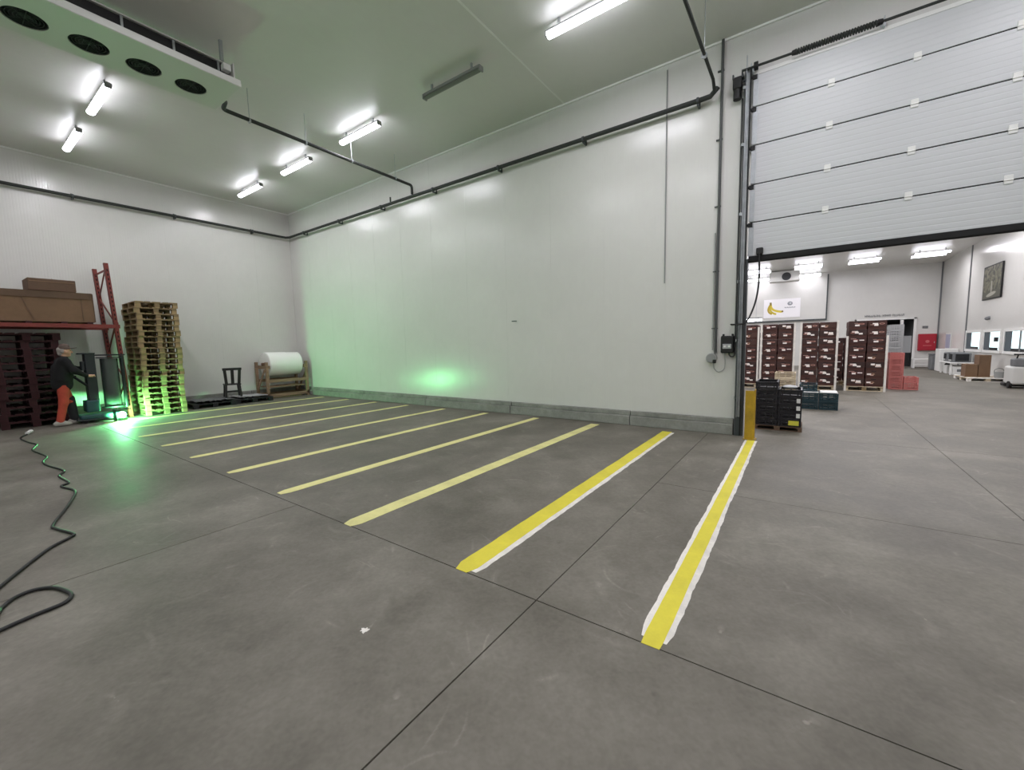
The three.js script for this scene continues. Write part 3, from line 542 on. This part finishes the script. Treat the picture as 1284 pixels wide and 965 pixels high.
// ---------------------------------------------------------------- wrapping machine with its lamp
{
  const m = thing('wrapping_machine', 'dark wheeled film wrapping machine with tall mast and handlebar', 'machine', [-12.95, 0, -2.2]);
  add(m, 'chassis', rbox(0.46, 0.1, 0.68, 0, 0.13, 0.08, 0.03), M.teal); add(m, 'bumper', rbox(0.5, 0.04, 0.78, 0, 0.07, 0.08, 0.018), M.machine);
  for (const [x, z] of [[-0.2, 0.36], [0.2, 0.36], [-0.2, -0.2], [0.2, -0.2]]) add(m, 'wheel', cyl(0.06, 0.05, x, 0.06, z, 'x', 0.06, 18), M.rubber);
  add(m, 'mast', rbox(0.22, 1.28, 0.17, 0, 0.88, 0.16, 0.02), M.machine); add(m, 'mast_cap', rbox(0.26, 0.03, 0.26, 0, 1.52, 0.2, 0.01), M.machine);
  add(m, 'battery_box', rbox(0.36, 0.26, 0.22, 0, 0.36, 0.2, 0.03), M.teal);
  add(m, 'handlebar', [rod([-0.08, 0.8, 0.22], [-0.08, 1.02, 0.42], 0.018), rod([0.08, 0.8, 0.22], [0.08, 1.02, 0.42], 0.018), rod([-0.24, 1.04, 0.43], [0.24, 1.04, 0.43], 0.017)], M.machine);
  add(m, 'control_head', rbox(0.16, 0.2, 0.06, 0, 1.25, 0.27, 0.015), M.machine);
  add(m, 'film_bobbin', cyl(0.15, 1.08, 0, 0.86, -0.16, 'y', 0.15, 32), M.filmGrey); add(m, 'bobbin_plate', cyl(0.21, 0.022, 0, 1.42, -0.16), M.machine); add(m, 'bobbin_plate', cyl(0.2, 0.03, 0, 0.3, -0.16), M.machine);
  add(m, 'roller_post', cyl(0.035, 1.2, 0.02, 0.86, -0.38, 'y', 0.035, 16), M.machine); add(m, 'top_arm', box(0.06, 0.03, 0.6, 0, 1.48, -0.14), M.machine);
  const l = thing('work_lamp', 'small glowing green work lamp standing on the floor before the pallets', 'lamp', [-12.52, 0, -2.4]);
  add(l, 'base', cyl(0.09, 0.07, 0, 0.035, 0, 'y', 0.075), M.machine); add(l, 'light_shield', [box(0.25, 0.26, 0.012, 0, 0.13, 0.12), box(0.25, 0.012, 0.25, 0, 0.26, 0)], M.machine);  // plates added to keep the green light off the person and ceiling
  add(l, 'dome', new THREE.SphereGeometry(0.07, 24, 16).scale(1, 0.9, 1).translate(0, 0.135, 0).toNonIndexed(), std({ color: 0xffffff, emissive: new THREE.Color(0.4, 1, 0.75), emissiveIntensity: 30, roughness: 0.4 }));
  const p = new THREE.PointLight(new THREE.Color(0.22, 1, 0.34), GREEN); p.position.set(0, 0.135, 0); p.shadow.radius = 3; p.castShadow = true; p.name = 'green_light'; l.add(p);
}
// ---------------------------------------------------------------- person
function sdf(parts, lo, hi, cell, blend = 0.03) {
  const size = Math.max(hi[0] - lo[0], hi[1] - lo[1], hi[2] - lo[2]) * 1.06, n = Math.ceil(size / cell) + 2;
  const c = [0, 1, 2].map((i) => (lo[i] + hi[i]) / 2), mc = new MarchingCubes(n, undefined, false, false, 200000);
  mc.isolation = 0; const half = n / 2;
  const cap = parts.map(([a, b, ra, rb]) => ({ a, d: [b[0] - a[0], b[1] - a[1], b[2] - a[2]], ra, rb, l2: Math.max(1e-9, (b[0] - a[0]) ** 2 + (b[1] - a[1]) ** 2 + (b[2] - a[2]) ** 2) }));
  for (let k = 0; k < n; k++) for (let j = 0; j < n; j++) for (let i = 0; i < n; i++) {
    const x = (i - half) / half * size / 2 + c[0], y = (j - half) / half * size / 2 + c[1], z = (k - half) / half * size / 2 + c[2]; let v = 9;
    for (const q of cap) {
      const px = x - q.a[0], py = y - q.a[1], pz = z - q.a[2], t = Math.max(0, Math.min(1, (px * q.d[0] + py * q.d[1] + pz * q.d[2]) / q.l2));
      const d = Math.hypot(px - q.d[0] * t, py - q.d[1] * t, pz - q.d[2] * t) - (q.ra + (q.rb - q.ra) * t);
      const h = Math.max(blend - Math.abs(v - d), 0) / blend; v = Math.min(v, d) - h * h * blend / 4;
    }
    mc.field[i + j * n + k * n * n] = -v;
  }
  mc.update();
  let g = new THREE.BufferGeometry(); g.setAttribute('position', new THREE.BufferAttribute(mc.positionArray.slice(0, mc.count * 3), 3));
  g.scale(size / 2, size / 2, size / 2).translate(...c); g = mergeVertices(g, 1e-4); g.computeVertexNormals();
  return mUV(g);
}
{
  const p = thing('person', 'person in black jacket, orange trousers and cap pushing the dark machine', 'person', [-12.85, 0, -1.58]);
  const L = [-0.1, 0.1];
  // skin: head, neck, hands
  const head = [[[0, 1.575, -0.1], [0, 1.63, -0.1], 0.085, 0.088], [[0, 1.53, -0.13], [0, 1.5, -0.14], 0.055, 0.042], [[0, 1.4, -0.06], [0, 1.52, -0.09], 0.055, 0.055], [[0, 1.57, -0.19], [0, 1.55, -0.205], 0.012, 0.015], [[0, 1.6, -0.175], [0, 1.57, -0.195], 0.012, 0.014], [[0.085, 1.585, -0.09], [0.085, 1.56, -0.09], 0.018, 0.014], [[-0.085, 1.585, -0.09], [-0.085, 1.56, -0.09], 0.018, 0.014]];
  const hand = (x, y, z) => {
    const s = [[[x, y, z], [x, y - 0.005, z - 0.07], 0.026, 0.03]];
    for (let f = 0; f < 4; f++) { const fx = x - 0.028 + f * 0.019, l = [0.9, 1, 0.95, 0.78][f]; s.push([[fx, y, z - 0.07], [fx, y + 0.012, z - 0.07 - 0.035 * l], 0.0095, 0.009], [[fx, y + 0.012, z - 0.07 - 0.035 * l], [fx, y - 0.02, z - 0.085 - 0.03 * l], 0.009, 0.008]); }
    s.push([[x + (x > 0 ? -0.028 : 0.028), y, z - 0.03], [x + (x > 0 ? -0.045 : 0.045), y - 0.02, z - 0.075], 0.011, 0.009]); return s;
  };
  const R = [0.17, 1.04, -0.37], Lh = [-0.15, 1.19, -0.4];
  add(p, 'body', [sdf(head, [-0.12, 1.36, -0.24], [0.12, 1.74, 0.02], 0.006, 0.02), sdf(hand(...R), [0.1, 0.98, -0.51], [0.24, 1.1, -0.33], 0.004, 0.008), sdf(hand(...Lh), [-0.22, 1.13, -0.54], [-0.08, 1.25, -0.36], 0.004, 0.008)], M.skin);
  add(p, 'eyes', [new THREE.SphereGeometry(0.009, 10, 8).translate(0.032, 1.592, -0.178).toNonIndexed(), new THREE.SphereGeometry(0.009, 10, 8).translate(-0.032, 1.592, -0.178).toNonIndexed()], M.black);
  add(p, 'hair', sdf([[[0, 1.6, -0.05], [0, 1.53, -0.035], 0.075, 0.05], [[0.06, 1.6, -0.07], [0.07, 1.56, -0.06], 0.035, 0.025], [[-0.06, 1.6, -0.07], [-0.07, 1.56, -0.06], 0.035, 0.025]], [-0.12, 1.45, -0.14], [0.12, 1.7, 0.05], 0.008, 0.02), M.hair);
  const cap = add(p, 'cap', sdf([[[0, 1.645, -0.095], [0, 1.655, -0.095], 0.094, 0.088]], [-0.11, 1.53, -0.21], [0.11, 1.77, 0.02], 0.008), M.cap);
  add(cap, 'visor', new THREE.CylinderGeometry(0.085, 0.085, 0.012, 24).scale(1, 1, 1.3).rotateX(0.18).translate(0, 1.632, -0.18).toNonIndexed(), M.cap);
  add(p, 'jacket', sdf([[[0, 0.9, 0.0], [0, 1.2, -0.03], 0.165, 0.17], [[-0.1, 1.0, 0], [-0.13, 1.33, -0.05], 0.13, 0.115], [[0.1, 1.0, 0], [0.13, 1.33, -0.05], 0.13, 0.115], [[0, 1.36, -0.055], [0, 1.43, -0.07], 0.12, 0.07],
    [[0.19, 1.38, -0.05], [0.25, 1.16, -0.18], 0.075, 0.062], [[0.25, 1.16, -0.18], [0.175, 1.045, -0.35], 0.06, 0.042], [[-0.19, 1.38, -0.05], [-0.25, 1.2, -0.22], 0.075, 0.062], [[-0.25, 1.2, -0.22], [-0.155, 1.195, -0.38], 0.06, 0.042], [[-0.06, 0.86, 0], [0.06, 0.86, 0], 0.14, 0.14]], [-0.36, 0.7, -0.5], [0.36, 1.55, 0.2], 0.013, 0.05), M.jacket);
  const leg = (x, kz, az) => [[[x, 0.86, 0], [x, 0.5, kz], 0.1, 0.072], [[x, 0.5, kz], [x, 0.12, az], 0.07, 0.062]];
  add(p, 'trousers', sdf([...leg(0.1, 0.02, 0.1), ...leg(-0.1, -0.1, -0.13), [[-0.06, 0.88, 0], [0.06, 0.88, 0], 0.125, 0.125]], [-0.24, 0.04, -0.24], [0.24, 1.0, 0.22], 0.012, 0.04), M.trousers);
  add(p, 'knee_panel', sdf([[[-0.1, 0.56, -0.1], [-0.1, 0.13, -0.135], 0.08, 0.072]], [-0.2, 0.04, -0.24], [0.0, 0.66, -0.02], 0.012), M.trousersDark, 'black lower panel of the leading trouser leg');
  for (const [x, z] of [[0.1, 0.1], [-0.1, -0.13]]) add(p, 'shoe', sdf([[[x, 0.055, z + 0.06], [x, 0.045, z - 0.13], 0.05, 0.04], [[x, 0.09, z + 0.02], [x, 0.07, z - 0.05], 0.05, 0.045]], [x - 0.07, -0.01, z - 0.2], [x + 0.07, 0.16, z + 0.13], 0.008, 0.03), M.shoe);
}
// ---------------------------------------------------------------- crates
function makeCrate(name, label, w, h, d, mat, group) {
  const t = thing(name, label, 'crate', [0, 0, 0], 0, group); t.userData.stem = name; const k = 0.016;
  add(t, 'base', box(w - 0.02, 0.012, d - 0.02, 0, 0.006, 0), mat);
  for (const s of [-1, 1]) {
    const g = [], e = [];
    for (const y of [0.08, 0.36, 0.62]) { g.push(box(w - 0.02, h * 0.17, 0.008, 0, h * (y + 0.08), s * (d / 2 - k))); e.push(box(0.008, h * 0.17, d - 0.02, s * (w / 2 - k), h * (y + 0.08), 0)); }
    for (const q of [-0.32, 0, 0.32]) { g.push(box(0.02, h - 0.02, 0.012, q * w, h / 2 - 0.006, s * (d / 2 - k))); e.push(box(0.012, h - 0.02, 0.02, s * (w / 2 - k), h / 2 - 0.006, q * d)); }
    add(t, 'side_wall', g, mat); add(t, 'end_wall', e, mat);
  }
  add(t, 'rim', [-1, 1].flatMap((s) => [box(w - 0.004, 0.022, 0.024, 0, h - 0.014, s * (d / 2 - 0.014)), box(0.024, 0.022, d - 0.004, s * (w / 2 - 0.014), h - 0.014, 0)]), mat);
  for (const sx of [-1, 1]) for (const sz of [-1, 1]) add(t, 'corner_post', box(0.03, h - 0.004, 0.03, sx * (w / 2 - 0.018), h / 2 - 0.002, sz * (d / 2 - 0.018)), mat);
  return t;
}
{
  const pb = makePallet('dark_pallet', 'dark low pallet carrying the black crates just inside the door opening', 0.68, 0.6, 0.075, [M.cardboardDark, M.cardboardDark]); pb.position.set(-0.325, 0, -8.31);
  const c = makeCrate('black_crate', 'black plastic crate stacked on the dark pallet behind the yellow post', 0.325, 0.122, 0.56, M.crateBlack, 'black crates inside the door opening'); c.position.set(-0.49, 0.076, -8.3);
  for (let k = 1; k < 6; k++) copy(c, [-0.49, 0.076 + k * 0.122, -8.3]);
  for (let k = 0; k < 5; k++) {
    const o = copy(c, [-0.16, 0.076 + k * 0.122, -8.3], 0, k ? (k < 4 ? 'black plastic crate with a white label on its end' : 'topmost black plastic crate beside the taller black column') : 'lowest black plastic crate with a bright yellow label'); delete o.userData.group; if (k && k < 4) o.userData.group = 'black crates with white labels';
    if (!k) add(o, 'yellow_label', box(0.14, 0.075, 0.004, 0.06, 0.065, 0.288), M.labelYellow, 'bright yellow label'); else if (k < 4) add(o, 'white_label', box(0.05, 0.07, 0.004, 0.115, 0.065, 0.288), M.labelWhite, 'white label');
  }
  single('crumpled_film', 'crumpled clear film lying on the top black crate', 'film', new THREE.IcosahedronGeometry(0.12, 3).scale(0.9, 0.25, 1).translate(-0.17, 0.715, -8.2).toNonIndexed(), M.crateGrey);
  const t = makeCrate('teal_crate', 'dark blue green crate in the low stack behind the black crates', 0.325, 0.175, 0.5, M.crateTeal, 'dark blue green crates'); t.position.set(0.12, 0.0, -11.05);
  for (const [x, y] of [[0.12, 0.175], [0.455, 0], [0.455, 0.175]]) copy(t, [x, y, -11.05]);
  copy(t, [0.1, 0.35, -11.15], 0, 'single dark blue green crate on top of the low stack').userData.group = undefined;
  for (const [x, y, z, l] of [[0.15, 0.35, -10.86, 'white film cover on the lower part of the blue green crates'], [0.455, 0.352, -11.05, 'white film cover over the blue green crate farthest from the door track']]) single('film_cover', l, 'film', rbox(x > 0.3 ? 0.3 : 0.26, 0.02, x > 0.3 ? 0.46 : 0.07, x, y + 0.011, z, 0.009), M.labelWhite);
  const w = makeCrate('wooden_crate', 'pale slatted wooden crate between the black crates and the banana boxes', 0.43, 0.172, 0.6, M.palletPale, 'pale wooden crates'); w.position.set(-0.36, 0, -12.3);
  for (let k = 1; k < 4; k++) copy(w, [-0.36, k * 0.172, -12.3]);
  const r = makeCrate('red_crate', 'red plastic crate in the tall column beside the banana boxes', 0.315, 0.175, 0.5, M.crateRed, 'red crates in the tall column'); r.position.set(2.17, 0, -16.2);
  for (let k = 1; k < 6; k++) copy(r, [2.17, k * 0.175, -16.2]);
  for (let k = 0; k < 2; k++) copy(r, [2.495, k * 0.185, -16.2], 0, 'red plastic crate in the low pile of two beside the tall column').userData.group = 'red crates in the low pile';
  const g = makeCrate('grey_crate', 'light grey crate in the tall column behind the red crates', 0.36, 0.19, 0.5, M.crateGrey, 'light grey crates behind the red ones'); g.position.set(2.4, 0, -18.3);
  for (let k = 1; k < 10; k++) copy(g, [2.4, k * 0.19, -18.3]);
}
// ---------------------------------------------------------------- banana cartons
const bananaFace = [0, 1, 2, 3, 4, 5].map((v) => std({ roughness: 0.7, map: canvasTex(128, 72, (c, W, Hh) => {
  let q = 911 + v * 77; const R = (a, b) => { q = (q * 16807) % 2147483647; return a + (b - a) * q / 2147483647; };
  c.fillStyle = ['#3c2420', '#442822', '#35201c', '#4a2f27', '#402320', '#38241f'][v]; c.fillRect(0, 0, W, Hh);
  c.fillStyle = '#1c0f0d'; c.fillRect(R(40, 60), 4, 34, 11);
  const ox = R(24, 100), oy = R(30, 50); c.fillStyle = ['#a9776b', '#b98d80', '#a06a5e', '#a8846a', '#b06a66', '#9a7a60'][v]; c.beginPath(); c.ellipse(ox, oy, R(18, 27), R(9, 14), 0, 0, 6.3); c.fill();
  c.fillStyle = '#5b362d'; c.beginPath(); c.ellipse(ox, oy, 13, 6, 0, 0, 6.3); c.fill();
  c.fillStyle = '#f6efe9'; for (let k = 0; k < 1 + v % 3; k++) c.fillRect(R(4, 84), R(16, 48), R(26, 44), R(12, 24));
  c.fillStyle = '#cda79a'; c.fillRect(R(4, 70), R(2, 60), R(20, 50), R(5, 11));
}) }));
{
  const protos = bananaFace.map((mat, v) => {
    const t = thing('banana_carton', 'x', 'carton', [0, 0, 0], 0, 'banana cartons'); t.userData.stem = 'banana_carton';
    add(t, 'body', rbox(0.38, 0.225, 0.45, 0, 0.1125, 0, 0.008, 1), M.bananaBrown);
    const lid = add(t, 'lid', rbox(0.392, 0.165, 0.462, 0, 0.145, 0, 0.008, 1), M.bananaBrown);
    const f = new THREE.BoxGeometry(0.38, 0.15, 0.004).translate(0, 0.145, 0.2325); add(lid, 'front_print', f, mat, 'printed dark red face with pale label');
    add(lid, 'hand_hole', box(0.004, 0.03, 0.1, 0.1965, 0.17, 0), M.black); scene.remove(t); return t;
  });
  const EP = (x, z, h, l, gname, y = 0) => single('edge_post', l, 'edge post', [box(0.05, h, 0.006, x, y + h / 2, z), box(0.006, h, 0.05, x, y + h / 2, z - 0.025)], M.paintWhite, gname);
  const stack = (x0, z, rows, label, group, postH, dz = 2, pl = 'pallet') => {
    const p = makePallet('carton_pallet', 'pale pallet under the ' + group, 0.84, 0.98, 0.135, [M.palletPale, M.palletB]); p.position.set(x0 + 0.41, 0, z - 0.49);
    for (let k = 0; k < rows; k++) for (let i = 0; i < 2; i++) for (let j = 0; j < dz; j++) {
      const o = copy(protos[Math.floor(rnd() * 6)], [x0 + 0.205 + i * 0.41 + rr(-0.005, 0.005), 0.136 + k * 0.229, z - 0.25 - j * 0.48 + rr(-0.004, 0.004)], rr(-0.008, 0.008), label.replace(' in the ', ' in layer ' + (k + 1) + ' of the ')); o.userData.group = group;
    }
    for (const s of [0, 1]) EP(x0 - 0.015 + s * 0.85, z + 0.012, postH, 'white edge post on a front corner of the ' + group, 'edge posts on the ' + group);
  };
  stack(-2.02, -15, 8, 'dark red banana carton in the stack half hidden by the door track', 'half hidden carton stack', 1.9);
  stack(-1.09, -15, 8, 'dark red banana carton in the stack behind the pale wooden crates', 'carton stack behind the wooden crates', 2.0);
  stack(-0.08, -15, 8, 'dark red banana carton in the tall stack behind the blue green crates', 'carton stack behind the blue green crates', 2.0);
  stack(1.0, -15.1, 8, 'dark red banana carton in the stack next to the red crates', 'carton stack next to the red crates', 1.55);
  stack(0.62, -16.9, 6, 'dark red banana carton in the low rear stack between two front stacks', 'low rear carton stack', 1.4, 1);
}
// ---------------------------------------------------------------- far wall of the packing room
{
  const d = thing('sliding_door', 'large white sliding cold room door on the far wall with a dark edge', 'door', [0, 0, BZ]);
  add(d, 'leaf', rbox(5.4, 2.35, 0.12, -1.8, 3.75, 0.07, 0.02), M.sheet); add(d, 'edge_seal', [ext(0.87, 0.93, 2.56, 4.95, 0.02, 0.15), ext(-4.5, 0.93, 2.5, 2.58, 0.02, 0.15)], M.steelDark);
  const b = single('banana_banner', 'white banner with a yellow banana bunch and grey crest', 'banner', new THREE.BoxGeometry(1.75, 1.05, 0.02), std({ roughness: 0.6, map: canvasTex(512, 308, (c, W, Hh) => {
    c.fillStyle = '#f3f1f3'; c.fillRect(0, 0, W, Hh);
    c.strokeStyle = '#d8c23a'; c.lineCap = 'round'; c.lineWidth = 34; c.beginPath(); c.moveTo(100, 90); c.quadraticCurveTo(95, 190, 250, 210); c.stroke();
    c.strokeStyle = '#c9b530'; c.lineWidth = 30; c.beginPath(); c.moveTo(100, 85); c.quadraticCurveTo(60, 200, 170, 245); c.stroke();
    c.strokeStyle = '#b59b2a'; c.lineWidth = 26; c.beginPath(); c.moveTo(95, 90); c.quadraticCurveTo(30, 190, 110, 240); c.stroke();
    c.fillStyle = '#7c6a24'; c.fillRect(84, 50, 28, 46); c.beginPath(); c.ellipse(268, 206, 14, 16, 0, 0, 7); c.fill();
    c.fillStyle = '#8f9297'; c.beginPath(); c.ellipse(370, 82, 36, 32, 0, 0, 7); c.fill(); c.fillStyle = '#d9dadc'; c.beginPath(); c.ellipse(374, 78, 14, 12, 0, 0, 7); c.fill();
    c.fillStyle = '#9a9ca0'; for (let k = 0; k < 9; k++) c.fillRect(296 + k * 17, 136 + (k % 2) * 3, 12, 18);
  }) }), undefined, [-1.15, 3.27, BZ + 0.15]);
  const g = thing('strip_lamp', 'bright horizontal strip lamp above the half hidden carton stack', 'lamp', [-1.72, 2.13, -15.6]);
  add(g, 'housing', rbox(1.15, 0.05, 0.16, 0, 0.075, 0, 0.015), M.lampBody); add(g, 'tube', cyl(0.045, 1.12, 0, 0.02, 0, 'x', 0.045, 20), M.lampOn);
  for (const x of [-0.4, 0.4]) add(g, 'chain', rod([x, 0.1, 0], [x, BH - 2.13, 0], 0.006, 6), M.galv);
  { const a = new THREE.RectAreaLight(0xfbf8ff, 30, 1.1, 0.09); a.rotation.x = -Math.PI / 2; a.position.set(0, -0.045, 0); a.name = 'strip_light'; g.add(a); }
  const cb = thing('unit_cooler', 'small white ceiling cooler with one dark fan in the packing room', 'cooler', [-1.0, 4.45, -26.2]);
  add(cb, 'case', rbox(1.3, 0.52, 0.6, 0, 0.3, 0, 0.03), M.offwhite); add(cb, 'fan', [cyl(0.2, 0.04, 0.1, 0.28, 0.31, 'z', 0.2, 24), cyl(0.06, 0.06, 0.1, 0.28, 0.32, 'z', 0.06)], M.fan); for (const x of [-0.5, 0.5]) add(cb, 'hanger', box(0.03, 0.1, 0.03, x, 0.57, 0), M.galv);
  const f = thing('fire_cabinet', 'red fire hose cabinet on the far wall', 'cabinet', [4.9, 0.8, BZ + 0.002]);
  add(f, 'case', rbox(0.64, 0.82, 0.2, 0, 0.41, 0.1, 0.02), M.fireRed); add(f, 'door', rbox(0.58, 0.76, 0.02, 0, 0.41, 0.208, 0.008), M.fireRed); add(f, 'emblem', [cyl(0.07, 0.006, 0, 0.45, 0.221, 'z', 0.07), box(0.3, 0.03, 0.005, 0, 0.25, 0.22)], std({ color: 0xc96a6a, roughness: 0.6 })); add(f, 'latch', box(0.02, 0.08, 0.02, 0.24, 0.41, 0.225), M.galv);
  const s = thing('doorway_sign', 'row of small grey letters above the dark doorway', 'sign', [3.3, 2.6, BZ]);
  let q = -0.78; for (const n of [10, 5, 7]) { for (let k = 0; k < n; k++) { const v = Math.floor(rr(0, 3)); add(s, 'letter', [box(0.014, 0.11, 0.012, q, 0, 0.006), box(0.04, 0.014, 0.012, q + 0.02, [0.05, -0.05, 0][v], 0.006), v === 1 ? box(0.014, 0.06, 0.012, q + 0.04, -0.02, 0.006) : box(0.014, 0.1, 0.012, q + 0.042, 0, 0.006)], M.greyPlastic); q += 0.064; } q += 0.06; }
  const dr = struct('door_1', 'white framed doorway into a dark passage', 'door frame');
  add(dr, 'frame', [ext(4.4, 4.5, 0, 2.45, BZ, BZ + 0.05), ext(2.12, 2.2, 0, 2.45, BZ, BZ + 0.05), ext(2.12, 4.5, 2.38, 2.45, BZ, BZ + 0.05)], M.white); add(dr, 'middle_post', ext(3.9, 4.02, 0, 2.36, BZ - 0.02, BZ + 0.06), M.white);
  { const k = thing('passage_locker', 'grey metal locker on a dark plinth inside the dark doorway', 'locker', [4.21, 0, BZ - 0.4]); add(k, 'body', rbox(0.4, 0.85, 0.3, 0, 1.12, 0, 0.01), M.crateGrey); add(k, 'plinth', box(0.38, 0.69, 0.28, 0, 0.345, 0), M.black); add(k, 'handle', box(0.02, 0.12, 0.02, -0.14, 1.15, 0.16), M.steelDark); }
  single('exit_plate', 'small grey plate above the red cabinet', 'plate', rbox(0.2, 0.12, 0.03, 4.82, 1.95, BZ + 0.016, 0.01), M.greyPlastic);
}
// ---------------------------------------------------------------- things along the packing room's side wall
{
  const X = BX1;
  const pf = thing('framed_photo', 'large dark green woodland photo on the side wall', 'picture', [X - 0.03, 3.34, -21.65]);
  add(pf, 'frame', box(0.04, 1.18, 1.74, 0, 0, 0), M.black);
  add(pf, 'print', (() => { const g = new THREE.PlaneGeometry(1.66, 1.1); g.rotateY(-Math.PI / 2).translate(-0.022, 0, 0); return g; })(), std({ roughness: 0.5, map: canvasTex(256, 170, (c, W, Hh) => { c.fillStyle = '#4a4a3c'; c.fillRect(0, 0, W, Hh); let s = 5; const R = () => (s = (s * 16807) % 2147483647) / 2147483647; for (let i = 0; i < 420; i++) { c.fillStyle = ['#5c5c46', '#3a3b30', '#6c6a55', '#7d7a66'][i % 4]; c.beginPath(); c.ellipse(R() * W, R() * Hh * 0.75, 4 + R() * 12, 3 + R() * 8, R() * 3, 0, 7); c.fill(); } c.fillStyle = '#a9a79a'; c.fillRect(120, 80, 16, 60); c.beginPath(); c.ellipse(128, 150, 70, 10, -0.1, 0, 7); c.fill(); }) }));
  single('wall_camera', 'small dark camera dome above the office windows', 'camera', [cyl(0.07, 0.06, X - 0.03, 2.1, -21.75, 'x', 0.05), new THREE.SphereGeometry(0.06, 14, 10).translate(X - 0.07, 2.08, -21.75).toNonIndexed()], M.greyPlastic);
  const n = thing('notice_board', 'pale violet notice sheet on the side wall beside the corner', 'notice', [X - 0.015, 1.26, -26.65]); add(n, 'board', box(0.02, 0.72, 0.8, 0, 0, 0), M.labelWhite); add(n, 'sheet', box(0.006, 0.62, 0.68, -0.014, 0, 0), std({ color: 0xa9a9bd, roughness: 0.6 }));
  const tb = thing('white_bench', 'low white bench under the red cabinet', 'bench', [4.72, 0, -27.4]); add(tb, 'top', rbox(0.9, 0.06, 0.5, 0, 0.42, 0, 0.015), M.white); add(tb, 'side', [box(0.05, 0.4, 0.48, -0.42, 0.2, 0), box(0.05, 0.4, 0.48, 0.42, 0.2, 0)], M.white); add(tb, 'shelf', box(0.8, 0.03, 0.46, 0, 0.18, 0), M.white); 
  const gb = thing('grey_bin', 'dark grey upright bin beside the white bench', 'bin', [4.85, 0, -26.2]); add(gb, 'body', rbox(0.4, 0.66, 0.5, 0, 0.33, 0, 0.04), M.greyPlastic); add(gb, 'lid', rbox(0.42, 0.06, 0.52, 0, 0.69, 0, 0.02), M.greyPlastic);
  const wm = thing('white_cabinet', 'tall white cabinet with a round dark opening', 'cabinet', [4.98, 0, -25.2]); add(wm, 'body', rbox(0.55, 0.95, 0.75, 0, 0.475, 0, 0.02), M.white); add(wm, 'opening', cyl(0.13, 0.02, 0.0, 0.25, 0.38, 'z', 0.13, 20), M.black);
  const stand = thing('printer_table', 'white work table with two dark printers on top', 'table', [4.93, 0, -23.4]); add(stand, 'top', rbox(0.7, 0.04, 1.6, 0, 0.46, 0, 0.01), M.white); for (const [x, z] of [[-0.3, -0.7], [0.3, -0.7], [-0.3, 0.7], [0.3, 0.7]]) add(stand, 'leg', box(0.05, 0.44, 0.05, x, 0.22, z), M.white);
  for (const [z, l] of [[-23.85, 'dark printer on the white work table next to the white cabinet'], [-23.0, 'dark printer on the white work table next to the cardboard boxes']]) { const p = thing('label_printer', l, 'printer', [4.93, 0.481, z]); add(p, 'case', rbox(0.5, 0.36, 0.46, 0, 0.18, 0, 0.03), M.greyPlastic); add(p, 'front', box(0.012, 0.26, 0.34, -0.252, 0.18, 0), M.screen); add(p, 'front_face', box(0.36, 0.26, 0.012, 0, 0.18, 0.236), M.screen); add(p, 'paper', box(0.1, 0.02, 0.2, -0.26, 0.08, 0), M.white); }
  for (const [z, l] of [[-23.8, 'white carton under the work table beside the cabinet'], [-22.95, 'white carton under the work table beside the cardboard']]) { const b = thing('white_carton', l, 'carton', [4.9, 0, z]); add(b, 'body', rbox(0.42, 0.32, 0.5, 0, 0.16, 0, 0.01), M.labelWhite); add(b, 'print', box(0.2, 0.1, 0.004, 0, 0.17, 0.252), M.greyPlastic); }
  const p = makePallet('white_pallet', 'white pallet by the side wall carrying the brown boxes', 0.9, 1.6, 0.12, [M.paintWhite, M.palletPale]); p.position.set(4.84, 0, -20.3);
  const cb = (x, y, z, w, h, d, l) => { const b = thing('brown_box', l, 'carton', [x, y, z]); add(b, 'body', rbox(w, h, d, 0, h / 2, 0, 0.008), M.cardboard); add(b, 'tape', box(0.05, 0.003, d, 0, h + 0.001, 0), M.tape); };
  cb(4.58, 0.121, -20.3, 0.28, 0.42, 0.5, 'lower brown cardboard box on the white pallet'); cb(4.87, 0.121, -20.3, 0.27, 0.72, 0.5, 'taller brown cardboard box beside the lower one');
  const bag = thing('grey_bucket', 'small grey bucket on the white pallet under the wide window', 'bucket', [5.12, 0.121, -19.75]); add(bag, 'body', new THREE.CylinderGeometry(0.12, 0.1, 0.2, 24, 1, false).translate(0, 0.1, 0).toNonIndexed(), M.lampBody); add(bag, 'handle', new THREE.TorusGeometry(0.11, 0.007, 6, 20, Math.PI).translate(0, 0.2, 0).toNonIndexed(), M.steelDark);
  const tr = thing('floor_scrubber', 'grey and white floor scrubber standing near the wide office window', 'machine', [4.93, 0, -17.6]); add(tr, 'tank', rbox(0.42, 0.5, 0.6, 0, 0.36, 0, 0.06), M.offwhite); add(tr, 'rear_tank', rbox(0.38, 0.24, 0.34, 0.02, 0.72, 0.1, 0.05), M.greyPlastic); add(tr, 'brush_deck', rbox(0.46, 0.1, 0.3, 0, 0.08, -0.26, 0.03), M.black); for (const x of [-0.26, 0.26]) add(tr, 'wheel', cyl(0.1, 0.06, x * 0.8, 0.1, 0.18, 'x', 0.1), M.rubber); add(tr, 'handle', [rod([-0.2, 0.95, 0.3], [0.2, 0.95, 0.3], 0.02), rod([-0.12, 0.8, 0.2], [-0.12, 0.95, 0.3], 0.015), rod([0.12, 0.8, 0.2], [0.12, 0.95, 0.3], 0.015)], M.black);
}

renderer.render(scene, camera);
